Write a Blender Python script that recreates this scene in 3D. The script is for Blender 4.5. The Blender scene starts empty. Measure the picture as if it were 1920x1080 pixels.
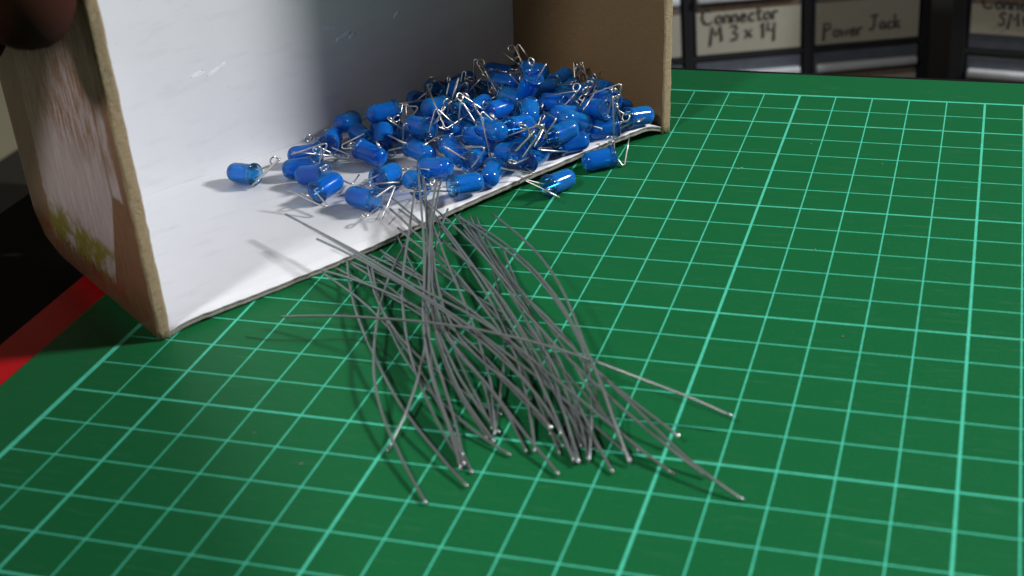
import bpy, bmesh, math, random
from mathutils import Vector, Matrix
R_ = random.Random(7)
scene = bpy.context.scene
C = scene.collection
scene.unit_settings.scale_length = 0.01      # one unit is one centimetre

# ------------------------------------------------------------------ camera
cd = bpy.data.cameras.new('camera'); cam = bpy.data.objects.new('camera', cd); C.objects.link(cam)
cd.sensor_width = 36.0; cd.lens = 2525.85 / 1920 * 36.0
cd.shift_x = -170.51 / 1920; cd.shift_y = -17.24 / 1920
cd.clip_start = 0.5; cd.clip_end = 500
cam.matrix_world = Matrix(((0.96297, -0.08037, 0.25734, 4.80534), (0.26322, 0.48673, -0.83295, -35.39074),
                           (-0.05831, 0.86985, 0.48986, 14.33764), (0, 0, 0, 1)))
cd.dof.use_dof = True; cd.dof.focus_distance = 34.8; cd.dof.aperture_fstop = 0.245
scene.camera = cam
# ------------------------------------------------------------------ room light
w = bpy.data.worlds.new('World'); scene.world = w; w.use_nodes = True
w.node_tree.nodes['Background'].inputs[0].default_value = (1.0, 0.90, 0.78, 1)
w.node_tree.nodes['Background'].inputs[1].default_value = 0.052
def lamp(name, target, hdir, elev, dist, radius, power, col):
    h = Vector((hdir[0], hdir[1], 0)).normalized()
    v = -h * math.cos(elev) + Vector((0, 0, math.sin(elev)))
    l = bpy.data.lights.new(name, 'AREA'); l.shape = 'DISK'; l.size = radius * 2; l.energy = power; l.color = col
    o = bpy.data.objects.new(name, l); C.objects.link(o)
    o.location = Vector(target) + v * dist
    o.rotation_euler = (-v).to_track_quat('-Z', 'Y').to_euler()
    return o
lamp('desk_lamp_light', (-3.1, -3.0, 0), (-0.955, -0.297), math.radians(35), 110, 7.5, 150000, (0.95, 0.975, 1.0))
lamp('ceiling_lamp_light', (-4, -13, 0), (0.348, 0.938), math.radians(50), 85, 5.0, 36000, (1.0, 0.98, 0.97))
scene.view_settings.view_transform = 'Standard'; scene.view_settings.look = 'None'
scene.view_settings.exposure = 0.03; scene.view_settings.gamma = 1
scene.cycles.max_bounces = 10; scene.cycles.transmission_bounces = 8; scene.cycles.transparent_max_bounces = 8
scene.cycles.sample_clamp_indirect = 6; scene.cycles.caustics_refractive = False; scene.cycles.caustics_reflective = False

# ------------------------------------------------------------------ helpers
def tag(o, label=None, cat=None, group=None, kind=None):
    if label: o['label'] = label
    if cat: o['category'] = cat
    if group: o['group'] = group
    if kind: o['kind'] = kind
    return o
def thing(name, loc, label, cat, group=None):
    o = bpy.data.objects.new(name, None); C.objects.link(o); o.location = loc; o.empty_display_size = 0.3
    return tag(o, label, cat, group)
def obj(name, bm, mat, parent=None, smooth=True):
    me = bpy.data.meshes.new(name); bm.to_mesh(me); bm.free()
    for p in me.polygons: p.use_smooth = smooth
    for m in (mat if isinstance(mat, (list, tuple)) else [mat]): me.materials.append(m)
    o = bpy.data.objects.new(name, me); C.objects.link(o)
    if parent: o.parent = parent
    return o
def box_bm(x0, x1, y0, y1, z0, z1, bev=0.0, seg=2):
    bm = bmesh.new(); bmesh.ops.create_cube(bm, size=1)
    for v in bm.verts: v.co = Vector(((x0 + x1) / 2 + v.co.x * (x1 - x0), (y0 + y1) / 2 + v.co.y * (y1 - y0), (z0 + z1) / 2 + v.co.z * (z1 - z0)))
    if bev: bmesh.ops.bevel(bm, geom=bm.edges[:], offset=bev, segments=seg, affect='EDGES', profile=0.5)
    return bm
def tube(bm, pts, r, sides=7, cap=True, r_end=None):
    pts = [Vector(p) for p in pts]; n = len(pts); rings = []
    t0 = (pts[1] - pts[0]).normalized()
    u = t0.orthogonal().normalized()
    for i, p in enumerate(pts):
        t = ((pts[min(i + 1, n - 1)] - pts[max(i - 1, 0)])).normalized()
        u = (u - t * u.dot(t)).normalized(); v = t.cross(u)
        rr = r if r_end is None else r + (r_end - r) * i / (n - 1)
        rings.append([bm.verts.new(p + (u * math.cos(2 * math.pi * k / sides) + v * math.sin(2 * math.pi * k / sides)) * rr) for k in range(sides)])
    for a, b in zip(rings, rings[1:]):
        for k in range(sides):
            bm.faces.new((a[k], a[(k + 1) % sides], b[(k + 1) % sides], b[k]))
    if cap:
        bm.faces.new(rings[0][::-1]); bm.faces.new(rings[-1])
    return bm
def lathe(bm, prof, seg=24):
    rings = []
    for (r, z) in prof:
        if r < 1e-5: rings.append([bm.verts.new((0, 0, z))])
        else: rings.append([bm.verts.new((r * math.cos(2 * math.pi * k / seg), r * math.sin(2 * math.pi * k / seg), z)) for k in range(seg)])
    for a, b in zip(rings, rings[1:]):
        for k in range(seg):
            k2 = (k + 1) % seg
            if len(a) == 1 and len(b) == 1: continue
            if len(a) == 1: bm.faces.new((a[0], b[k2], b[k]))
            elif len(b) == 1: bm.faces.new((a[k], a[k2], b[0]))
            else: bm.faces.new((a[k], a[k2], b[k2], b[k]))
    return bm

# ------------------------------------------------------------------ node helper
class NT:
    def __init__(s, name):
        s.m = bpy.data.materials.new(name); s.m.use_nodes = True; s.t = s.m.node_tree
        s.b = s.t.nodes['Principled BSDF']; s.out = s.t.nodes['Material Output']
    def n(s, typ, **kw):
        nd = s.t.nodes.new(typ)
        for k, v in kw.items(): setattr(nd, k, v)
        return nd
    def put(s, sock, v):
        if hasattr(v, 'is_output') or isinstance(v, bpy.types.NodeSocket): s.t.links.new(v, sock)
        else:
            if hasattr(sock.default_value, '__len__') and not hasattr(v, '__len__'): v = (v,) * len(sock.default_value)
            if hasattr(sock.default_value, '__len__') and len(sock.default_value) == 4 and len(v) == 3: v = (*v, 1)
            sock.default_value = v
    def math(s, op, a, b=None, c=None, clamp=False):
        nd = s.n('ShaderNodeMath', operation=op, use_clamp=clamp)
        for i, v in enumerate((a, b, c)):
            if v is not None: s.put(nd.inputs[i], v)
        return nd.outputs[0]
    def mix(s, fac, a, b, blend='MIX'):
        nd = s.n('ShaderNodeMix', data_type='RGBA', blend_type=blend)
        s.put(nd.inputs[0], fac); s.put(nd.inputs[6], a); s.put(nd.inputs[7], b)
        return nd.outputs[2]
    def coord(s, kind='Object'): return s.n('ShaderNodeTexCoord').outputs[kind]
    def mapping(s, vec, scale=(1, 1, 1), loc=(0, 0, 0), rot=(0, 0, 0)):
        nd = s.n('ShaderNodeMapping'); s.put(nd.inputs[0], vec)
        nd.inputs[1].default_value = loc; nd.inputs[2].default_value = rot; nd.inputs[3].default_value = scale
        return nd.outputs[0]
    def noise(s, vec, scale, detail=4, rough=0.55, dist=0.0):
        nd = s.n('ShaderNodeTexNoise'); s.put(nd.inputs['Vector'], vec)
        nd.inputs['Scale'].default_value = scale; nd.inputs['Detail'].default_value = detail
        nd.inputs['Roughness'].default_value = rough; nd.inputs['Distortion'].default_value = dist
        return nd.outputs[0]
    def step(s, v, lo, hi):
        nd = s.n('ShaderNodeMapRange'); nd.interpolation_type = 'SMOOTHSTEP'
        s.put(nd.inputs[0], v); nd.inputs[1].default_value = lo; nd.inputs[2].default_value = hi
        return nd.outputs[0]
    def xyz(s, vec):
        nd = s.n('ShaderNodeSeparateXYZ'); s.put(nd.inputs[0], vec); return nd.outputs
    def bump(s, h, strength=0.3, dist=0.02):
        nd = s.n('ShaderNodeBump'); nd.inputs['Strength'].default_value = strength; nd.inputs['Distance'].default_value = dist
        s.put(nd.inputs['Height'], h); s.t.links.new(nd.outputs[0], s.b.inputs['Normal'])
    def set(s, **kw):
        for k, v in kw.items(): s.put(s.b.inputs[k.replace('_', ' ')], v)
        return s.m

def simple(name, col, rough=0.5, metal=0.0, var=0.08, nscale=6.0, bump=0.0, spec=0.5):
    t = NT(name); v = t.coord()
    nz = t.noise(v, nscale, 5)
    dark = tuple(c * (1 - var) for c in col); lite = tuple(min(1, c * (1 + var)) for c in col)
    t.set(Base_Color=t.mix(nz, dark, lite), Roughness=rough, Metallic=metal)
    t.b.inputs['Specular IOR Level'].default_value = spec
    if bump: t.bump(t.noise(v, nscale * 8, 4), bump, 0.01)
    return t.m

# ---- cutting mat: green vinyl with a printed centimetre grid (object coordinates are world coordinates)
def mat_cutting():
    t = NT('cutting_mat_vinyl'); v = t.coord(); x, y, z = t.xyz(v)
    wob = t.math('MULTIPLY', t.math('SUBTRACT', t.noise(v, 9, 2), 0.5), 0.012)
    def lines(c, off, halfthin, halfthick):
        c1 = t.math('ADD', c, wob)
        d1 = t.math('ABSOLUTE', t.math('SUBTRACT', c1, t.math('ROUND', c1)))
        thin = t.math('SUBTRACT', 1.0, t.step(d1, halfthin - 0.004, halfthin + 0.004))
        c5 = t.math('DIVIDE', t.math('ADD', c1, off), 5.0)
        d5 = t.math('MULTIPLY', t.math('ABSOLUTE', t.math('SUBTRACT', c5, t.math('ROUND', c5))), 5.0)
        thick = t.math('SUBTRACT', 1.0, t.step(d5, halfthick - 0.004, halfthick + 0.004))
        return t.math('MAXIMUM', thin, thick)
    g = t.math('MAXIMUM', lines(x, 0.0, 0.0155, 0.029), lines(y, 2.0, 0.0155, 0.026))
    inside = t.math('MULTIPLY', t.math('GREATER_THAN', x, -12.045), t.math('LESS_THAN', y, 0.03))
    g = t.math('MULTIPLY', g, inside)
    bl = t.math('MULTIPLY', t.math('LESS_THAN', t.math('ABSOLUTE', t.math('ADD', x, 12.0)), 0.055), t.math('LESS_THAN', y, 0.04))
    bt = t.math('MULTIPLY', t.math('LESS_THAN', t.math('ABSOLUTE', y), 0.04), t.math('GREATER_THAN', x, -12.05))
    g = t.math('MAXIMUM', g, t.math('MAXIMUM', bl, bt))
    wear = t.math('MULTIPLY_ADD', t.noise(v, 3.5, 6, 0.7), 0.9, 0.42, clamp=True)
    g = t.math('MULTIPLY', g, wear)
    fine = t.step(t.noise(v, 26, 4, 0.75), 0.3, 0.7)
    big = t.noise(v, 0.35, 3)
    base = t.mix(fine, (0.004, 0.086, 0.024), (0.009, 0.142, 0.044))
    base = t.mix(t.math('MULTIPLY', big, 0.35), base, (0.008, 0.125, 0.045))
    vo = t.n('ShaderNodeTexVoronoi'); t.put(vo.inputs['Vector'], v); vo.inputs['Scale'].default_value = 1.1
    sp = t.math('MULTIPLY', t.math('LESS_THAN', vo.outputs['Distance'], 0.03), t.step(t.noise(v, 0.9, 2), 0.5, 0.62))
    base = t.mix(t.math('MULTIPLY', sp, 0.3), base, (0.35, 0.45, 0.33))
    # faint knife scratches
    sc = t.noise(t.mapping(v, (0.6, 26, 1), rot=(0, 0, 0.5)), 1.2, 3, 0.7)
    base = t.mix(t.math('MULTIPLY', t.step(sc, 0.6, 0.7), 0.26), base, (0.15, 0.3, 0.2))
    col = t.mix(g, base, (0.085, 0.60, 0.405))
    t.set(Base_Color=col, Roughness=t.math('MULTIPLY_ADD', fine, 0.15, 0.42))
    t.b.inputs['Specular IOR Level'].default_value = 0.16
    t.bump(t.noise(v, 45, 3), 0.25, 0.008)
    return t.m

def mat_board(name, a, b, rough=0.85, fib=1.0):
    t = NT(name); v = t.coord()
    f = t.noise(t.mapping(v, (1, 1, 3.5)), 7, 6, 0.65)
    sp = t.noise(v, 55, 3, 0.7)
    c = t.mix(f, a, b)
    c = t.mix(t.math('MULTIPLY', t.step(sp, 0.55, 0.75), 0.35 * fib), c, tuple(min(1, q * 1.5) for q in b))
    c = t.mix(t.math('MULTIPLY', t.step(sp, 0.46, 0.3), 0.3 * fib), c, tuple(q * 0.55 for q in a))
    t.set(Base_Color=c, Roughness=rough); t.b.inputs['Specular IOR Level'].default_value = 0.2
    t.bump(t.math('ADD', sp, t.math('MULTIPLY', t.noise(v, 16, 4, 0.7), 1.5)), 0.75 * fib, 0.025)
    return t.m
def mat_white(name):
    t = NT(name); v = t.coord()
    c = t.mix(t.noise(v, 1.2, 5, 0.6), (0.68, 0.675, 0.70), (0.74, 0.735, 0.755))
    sp = t.noise(v, 9, 2, 0.5)
    c = t.mix(t.math('MULTIPLY', t.step(sp, 0.73, 0.78), 0.35), c, (0.35, 0.33, 0.31))
    sm = t.noise(t.mapping(v, (1.2, 4, 4), rot=(0.3, 0.2, 0.4)), 0.8, 4, 0.6)
    c = t.mix(t.math('MULTIPLY', t.step(sm, 0.52, 0.72), 0.2), c, (0.5, 0.5, 0.52))
    t.set(Base_Color=c, Roughness=0.38); t.b.inputs['Specular IOR Level'].default_value = 0.35
    t.bump(t.noise(v, 14, 4), 0.06, 0.02)
    return t.m
# outer face of the near side wall: kraft board with a torn white paper label, olive and red stains. x = depth into box, z = height
def mat_torn():
    t = NT('torn_paper_on_kraft'); v0 = t.coord(); y, x, z = t.xyz(v0)
    cb = t.n('ShaderNodeCombineXYZ'); t.put(cb.inputs[0], x); t.put(cb.inputs[1], y); t.put(cb.inputs[2], z); v = cb.outputs[0]
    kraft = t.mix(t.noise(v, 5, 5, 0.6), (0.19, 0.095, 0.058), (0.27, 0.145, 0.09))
    jag = t.math('MULTIPLY', t.math('SUBTRACT', t.noise(t.mapping(v, (9, 1, 1.2)), 1.0, 4, 0.7), 0.5), 1.5)
    jag2 = t.math('MULTIPLY', t.math('SUBTRACT', t.noise(v, 2.2, 5, 0.7), 0.5), 0.5)
    low = t.step(t.math('ADD', z, jag), 0.55, 0.72)
    left = t.math('SUBTRACT', 1.0, t.step(t.math('ADD', t.math('ADD', x, jag2), t.math('MULTIPLY', z, 0.12)), 5.5, 5.6))
    bound = t.math('MULTIPLY_ADD', t.math('MAXIMUM', t.math('SUBTRACT', 3.0, z), 0.0), 0.42, 0.86)
    right = t.step(t.math('SUBTRACT', x, bound), 0.0, 0.04)
    paper = t.math('MULTIPLY', t.math('MULTIPLY', low, left), right)
    strip = t.math('MULTIPLY', t.math('MULTIPLY', t.step(x, 0.3, 0.34), t.step(t.math('ADD', z, t.math('MULTIPLY', jag2, 0.5)), 3.0, 3.1)),
                   t.math('SUBTRACT', 1.0, t.step(x, 0.8, 0.83)))
    paper = t.math('MAXIMUM', paper, strip)
    streak = t.step(t.noise(t.mapping(v, (7, 1, 0.8)), 1.0, 6, 0.75), 0.3, 0.7)
    pc = t.mix(streak, (0.40, 0.32, 0.33), (0.56, 0.47, 0.485))
    rip = t.math('MULTIPLY', t.step(t.noise(t.mapping(v, (7, 1, 1.0)), 1.0, 5, 0.75), 0.44, 0.56), t.step(z, 3.0, 4.4))
    pc = t.mix(rip, pc, (0.24, 0.12, 0.07))
    scr = t.step(t.noise(t.mapping(v, (22, 1, 0.8), rot=(0, 0.12, 0)), 1.0, 2, 0.5), 0.68, 0.74)
    pc = t.mix(t.math('MULTIPLY', scr, 0.7), pc, (0.78, 0.74, 0.72))
    ol = t.math('MULTIPLY', t.step(t.math('ADD', z, t.math('MULTIPLY', jag2, 2.4)), 1.75, 1.3), t.step(t.noise(v, 1.3, 5, 0.7), 0.38, 0.52))
    pc = t.mix(t.math('MULTIPLY', ol, 0.95), pc, (0.23, 0.20, 0.02))
    red = t.math('MULTIPLY', t.step(t.math('ABSOLUTE', t.math('SUBTRACT', z, 0.55)), 0.5, 0.1), t.step(t.noise(v, 1.1, 4), 0.45, 0.6))
    kraft = t.mix(t.math('MULTIPLY', red, 0.6), kraft, (0.24, 0.05, 0.03))
    fib = t.step(t.noise(t.mapping(v, (30, 1, 4)), 1.0, 4, 0.7), 0.66, 0.72)
    kraft = t.mix(t.math('MULTIPLY', fib, 0.35), kraft, (0.45, 0.38, 0.33))
    fin = t.noise(t.mapping(v, (60, 1, 14)), 1.0, 3, 0.7)
    pc = t.mix(t.math('MULTIPLY', t.step(fin, 0.5, 0.65), 0.35), pc, (0.22, 0.16, 0.15))
    t.set(Base_Color=t.mix(paper, kraft, pc), Roughness=0.27); t.b.inputs['Specular IOR Level'].default_value = 0.5
    t.bump(t.math('ADD', t.math('MULTIPLY', paper, 0.6), t.math('MULTIPLY', streak, 0.5)), 0.7, 0.03)
    return t.m
def mat_led():
    t = NT('blue_translucent_epoxy'); v = t.coord(); x, y, z = t.xyz(v)
    base = t.math('SUBTRACT', 1.0, t.step(z, 0.07, 0.2))           # the foot of the lens is clear, the rest milky
    milk = t.noise(v, 2.2, 2)
    rnd = t.n('ShaderNodeObjectInfo').outputs['Random']
    c = t.mix(t.math('MULTIPLY_ADD', milk, 0.5, t.math('MULTIPLY', rnd, 0.5)), (0.002, 0.155, 1.0), (0.02, 0.35, 1.0))
    t.set(Base_Color=c, Roughness=0.35)
    t.b.inputs['Subsurface Weight'].default_value = 1.0
    t.b.inputs['Subsurface Radius'].default_value = (0.08, 0.30, 1.0)
    t.b.inputs['Subsurface Scale'].default_value = 0.22
    t.b.inputs['Specular IOR Level'].default_value = 0.0
    m1 = t.b
    tp = t.n('ShaderNodeBsdfTransparent'); t.put(tp.inputs[0], t.mix(base, (0.07, 0.48, 1.0), (0.55, 0.84, 1.0)))
    rf = t.n('ShaderNodeBsdfRefraction'); rf.inputs['IOR'].default_value = 1.45; rf.inputs['Roughness'].default_value = 0.08; t.put(rf.inputs[0], t.mix(base, (0.10, 0.50, 1.0), (0.6, 0.85, 1.0)))
    mg = t.n('ShaderNodeMixShader'); mg.inputs[0].default_value = 0.2; t.t.links.new(tp.outputs[0], mg.inputs[1]); t.t.links.new(rf.outputs[0], mg.inputs[2])
    m2 = t.n('ShaderNodeMixShader'); oi = t.n('ShaderNodeObjectInfo').outputs['Random']
    t.put(m2.inputs[0], t.math('ADD', t.math('MULTIPLY_ADD', base, 0.25, 0.50), t.math('MULTIPLY', oi, 0.16))); t.t.links.new(m1.outputs[0], m2.inputs[1]); t.t.links.new(mg.outputs[0], m2.inputs[2])
    gl = t.n('ShaderNodeBsdfGlossy'); gl.inputs['Roughness'].default_value = 0.12
    fr = t.n('ShaderNodeFresnel'); fr.inputs['IOR'].default_value = 1.5
    m3 = t.n('ShaderNodeMixShader'); t.t.links.new(fr.outputs[0], m3.inputs[0]); t.t.links.new(m2.outputs[0], m3.inputs[1]); t.t.links.new(gl.outputs[0], m3.inputs[2])
    t.t.links.new(m3.outputs[0], t.out.inputs['Surface'])
    return t.m
def mat_metal(name, col, rough, var=0.2, metal=1.0):
    t = NT(name); v = t.coord(); nz = t.noise(v, 12, 4)
    t.set(Base_Color=t.mix(nz, tuple(c * (1 - var) for c in col), col), Metallic=metal, Roughness=t.math('MULTIPLY_ADD', nz, 0.15, rough - 0.07))
    return t.m

M = dict(
    mat=mat_cutting(), kraft=mat_board('kraft_fibre_board', (0.30, 0.215, 0.125), (0.56, 0.42, 0.27), fib=1.4),
    edge=mat_board('grey_layered_board_edge', (0.30, 0.28, 0.25), (0.42, 0.39, 0.35)),
    white=mat_white('white_coated_board'), torn=mat_torn(), led=mat_led(),
    inner=mat_board('brown_board_face', (0.13, 0.08, 0.037), (0.19, 0.12, 0.06), fib=0.5),
    leg=mat_metal('tinned_steel_lead', (0.74, 0.71, 0.66), 0.33),
    wire=mat_metal('grey_spring_steel', (0.31, 0.335, 0.335), 0.32, 0.12, 0.65),
    tip=mat_metal('cut_steel_end', (0.95, 0.95, 0.95), 0.38),
    glue_glint=simple('white_glue_glint', (0.84, 0.84, 0.86), 0.05, spec=0.9),  # opaque white stands in for the glints on clear glue
    black=simple('black_table_top', (0.010, 0.010, 0.011), 0.7, var=0.3, spec=0.03),
    red=simple('red_plastic', (0.50, 0.006, 0.012), 0.4, var=0.15, spec=0.12),
    cab=simple('black_cabinet_plastic', (0.012, 0.012, 0.014), 0.5),
    drawer=simple('smoky_clear_plastic', (0.085, 0.095, 0.115), 0.25, var=0.3, nscale=1.5),
    ledge=simple('plastic_ledge_highlight', (0.46, 0.48, 0.50), 0.22, var=0.2, nscale=2),  # pale tone paints the highlight along the clear plastic ledge
    content=simple('tan_parts_behind_plastic', (0.17, 0.12, 0.085), 0.5, var=0.4, nscale=2.5),
    paper=simple('cream_paper_label', (0.34, 0.32, 0.255), 0.8, var=0.08),
    ink=simple('dark_marker_ink', (0.06, 0.055, 0.05), 0.7),
    olive=simple('olive_brown_wall_paint', (0.23, 0.205, 0.13), 0.8, var=0.25, nscale=0.12),
    dark=simple('dark_floor', (0.02, 0.02, 0.02), 0.6),
    hair=simple('black_hair', (0.01, 0.01, 0.01), 0.4),
)

# ------------------------------------------------------------------ the table and the mat
tag(obj('table_top', box_bm(-19.3, 60, -60, 2.6, -3.3, -0.3, 0.1), M['black'], smooth=False), kind='structure')
tag(obj('floor', box_bm(-140, 120, -120, 140, -72, -70), M['dark'], smooth=False), kind='structure')
tag(obj('wall', box_bm(-62, -60, -100, 140, -70, 120), M['olive'], smooth=False), kind='structure')
tag(obj('cutting_mat', box_bm(-13.57, 30.0, -46, 1.62, -0.296, 0.0, 0.04), M['mat'], smooth=False),
    'green cutting mat printed with a pale one centimetre grid, under the box and wires', 'cutting mat')
tag(obj('plastic_strip', box_bm(-14.66, -13.6, -46, 2.4, -0.296, -0.06, 0.03), M['red'], smooth=False),
    'red plastic strip lying along the left edge of the green cutting mat', 'strip')

# ------------------------------------------------------------------ the cardboard box, local frame: x along the opening, y into the box
BOX = thing('cardboard_box', (-11.12497, -14.98778, 0), 'open cardboard box on its side, white inside, torn brown paper on its left wall', 'box')
BOX.rotation_euler = (0, 0, math.atan2(0.830814, 0.556550))
H = 15.0
def board(outline, thick, lean, s0, mats, name, outer_sign):
    """a wall in the (depth, height) plane, extruded along x"""
    bm = bmesh.new()
    a = [bm.verts.new((0, p[0], p[1])) for p in outline]; b = [bm.verts.new((thick, p[0], p[1])) for p in outline]
    n = len(outline)
    fa = bm.faces.new(a[::-1]); fb = bm.faces.new(b)
    for i in range(n): bm.faces.new((a[i], a[(i + 1) % n], b[(i + 1) % n], b[i]))
    bmesh.ops.recalc_face_normals(bm, faces=bm.faces)
    side = [e for e in bm.edges if abs(e.verts[0].co.x - e.verts[1].co.x) < 1e-6]
    bmesh.ops.bevel(bm, geom=side, offset=0.085, segments=3, affect='EDGES', profile=0.6)
    bmesh.ops.triangulate(bm, faces=[f for f in bm.faces if len(f.verts) > 4])
    bmesh.ops.subdivide_edges(bm, edges=[e for e in bm.edges if e.calc_length() > 1.2], cuts=8, use_grid_fill=True)
    rr = random.Random(3)
    for v in bm.verts:
        if v.co.y < 0.12: v.co += Vector((rr.uniform(-1, 1), rr.uniform(-1, 1), rr.uniform(-1, 1))) * 0.016
        v.co.x += s0 + lean * v.co.z
    for f in bm.faces:
        nx = f.normal.x
        f.material_index = 1 if nx < -0.85 else (2 if nx > 0.85 else 0)
    return obj(name, bm, mats, BOX)
outl = [(-0.03, 0.0)] + [(-0.03, k) for k in (2, 4, 6, 8, 10, 12)] + [(-0.03, H), (6.62, H), (6.62, 8), (6.62, 4), (6.62, 0.8), (6.2, 0.22), (5.3, 0.0), (3.5, 0), (1.7, 0)]
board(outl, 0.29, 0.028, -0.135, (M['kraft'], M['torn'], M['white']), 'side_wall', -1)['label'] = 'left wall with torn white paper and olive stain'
outr = [(-0.03, 0.0)] + [(-0.03, k) for k in (2, 4, 6, 8, 10, 12)] + [(-0.03, H), (6.62, H), (6.62, 8), (6.62, 4), (6.62, 0.0), (5.0, 0.0), (3.5, 0), (1.7, 0)]
board(outr, 0.30, 0.075, 14.19, (M['kraft'], M['inner'], M['inner']), 'side_wall', 1)['label'] = 'right wall with bare brown inside'
ZS = [(0.16, .12), (.28, .17), (.5, .2), (.9, .22), (1.4, .2), (2.4, .18), (3.7, .17), (5.1, .19), (6.6, .27), (8.2, .33), (9.85, .38), (11.6, .4), (13, .41), (13.6, .40), (13.9, .34), (14.15, .22)]
def zfront(s):
    for (a, za), (b, zb) in zip(ZS, ZS[1:]):
        if s <= b: return za + (zb - za) * max(0, (s - a)) / (b - a)
    return ZS[-1][1]
def floor_panel():
    bm = bmesh.new(); nx, ny = 90, 16; TH = 0.13; rr = random.Random(5)
    top = []; bot = []
    for i in range(nx + 1):
        s = 0.16 + (14.17 - 0.16) * i / nx; rt = []; rb = []
        jit = rr.uniform(-0.015, 0.015)
        for j in range(ny + 1):
            y = 6.41 * j / ny; t = j / ny
            zt = zfront(s) * (1 - t) + 0.30 * t
            rt.append(bm.verts.new((s, y + (jit if j == 0 else 0), zt)))
            rb.append(bm.verts.new((s, y + (jit + 0.02 if j == 0 else 0), max(zt - TH, 0.006))))
        top.append(rt); bot.append(rb)
    for i in range(nx):
        for j in range(ny):
            bm.faces.new((top[i][j], top[i + 1][j], top[i + 1][j + 1], top[i][j + 1]))
            bm.faces.new((bot[i][j + 1], bot[i + 1][j + 1], bot[i + 1][j], bot[i][j]))
    def rim(a, b, c, e):
        # three plies with a recessed middle
        lv = [a, b]; prev = (a, b)
        for k, off in ((0.3, 0.0), (0.36, 0.022), (0.62, 0.022), (0.68, 0.0)):
            p = bm.verts.new(a.co.lerp(c.co, k) + Vector((0, off, 0))); q = bm.verts.new(b.co.lerp(e.co, k) + Vector((0, off, 0)))
            f = bm.faces.new((prev[0], p, q, prev[1])); f.material_index = 1; prev = (p, q)
        f = bm.faces.new((prev[0], c, e, prev[1])); f.material_index = 1
    for i in range(nx): rim(top[i][0], top[i + 1][0], bot[i][0], bot[i + 1][0])
    for i in (0, nx):
        for j in range(ny):
            f = bm.faces.new((top[i][j], top[i][j + 1], bot[i][j + 1], bot[i][j])); f.material_index = 1
    bmesh.ops.remove_doubles(bm, verts=bm.verts[:], dist=0.0005)
    bmesh.ops.recalc_face_normals(bm, faces=bm.faces)
    o = obj('floor_panel', bm, (M['white'], M['edge']), BOX)
    for p in o.data.polygons:
        if p.material_index == 1: p.use_smooth = False
floor_panel()
def back_panel():
    bm = box_bm(0.17, 14.6, 6.415, 6.58, 0.02, H - 0.2, 0.0)
    for v in bm.verts:
        if v.co.x > 5: v.co.x = 14.18 + 0.074 * v.co.z
        else: v.co.x = 0.17 + 0.028 * v.co.z
    for f in bm.faces: f.material_index = 0 if f.normal.y < -0.5 else 1
    obj('back_panel', bm, (M['white'], M['kraft']), BOX, smooth=False)
    bm = box_bm(0.62, 15.2, 0.0, 6.58, H - 0.17, H - 0.02, 0.03)
    for f in bm.faces: f.material_index = 0 if f.normal.z < -0.5 else 1
    obj('top_panel', bm, (M['white'], M['kraft']), BOX, smooth=False)
back_panel()
def glint_smear(cx, cz, sx, sz, tilt, seed):  # raised flecks coloured white to give the glints on the back panel
    rr = random.Random(seed); bm = bmesh.new(); nx, ny = 18, 9; g = []
    for i in range(nx + 1):
        row = []
        for j in range(ny + 1):
            u, v = i / nx * 2 - 1, j / ny * 2 - 1
            fall = max(0, 1 - u * u - v * v)
            h = 0.003 + 0.008 * fall * rr.uniform(0.0, 1.0)
            x = u * sx * (1 + 0.15 * rr.uniform(-1, 1)); z = v * sz * (1 + 0.25 * rr.uniform(-1, 1)) + tilt * u * sx
            row.append(bm.verts.new((cx + x, 6.414 - (h if fall > 0 else -0.004), cz + z)))
        g.append(row)
    for i in range(nx):
        for j in range(ny): bm.faces.new((g[i][j], g[i + 1][j], g[i + 1][j + 1], g[i][j + 1]))
    bmesh.ops.recalc_face_normals(bm, faces=bm.faces)
    obj('glint_smear', bm, M['glue_glint'], BOX)
for k, (gx, gz, gw, gh, gt) in enumerate([(4.52, 2.93, .20, .07, .1), (4.95, 2.88, .2, .06, .35), (5.22, 2.98, .1, .05, .5), (8.35, 3.12, .2, .08, -.2), (8.72, 2.78, .26, .07, .3), (8.98, 2.72, .12, .06, .4), (10.42, 2.93, .1, .07, .6)]):
    glint_smear(gx, gz, gw, gh, gt, k)


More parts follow.
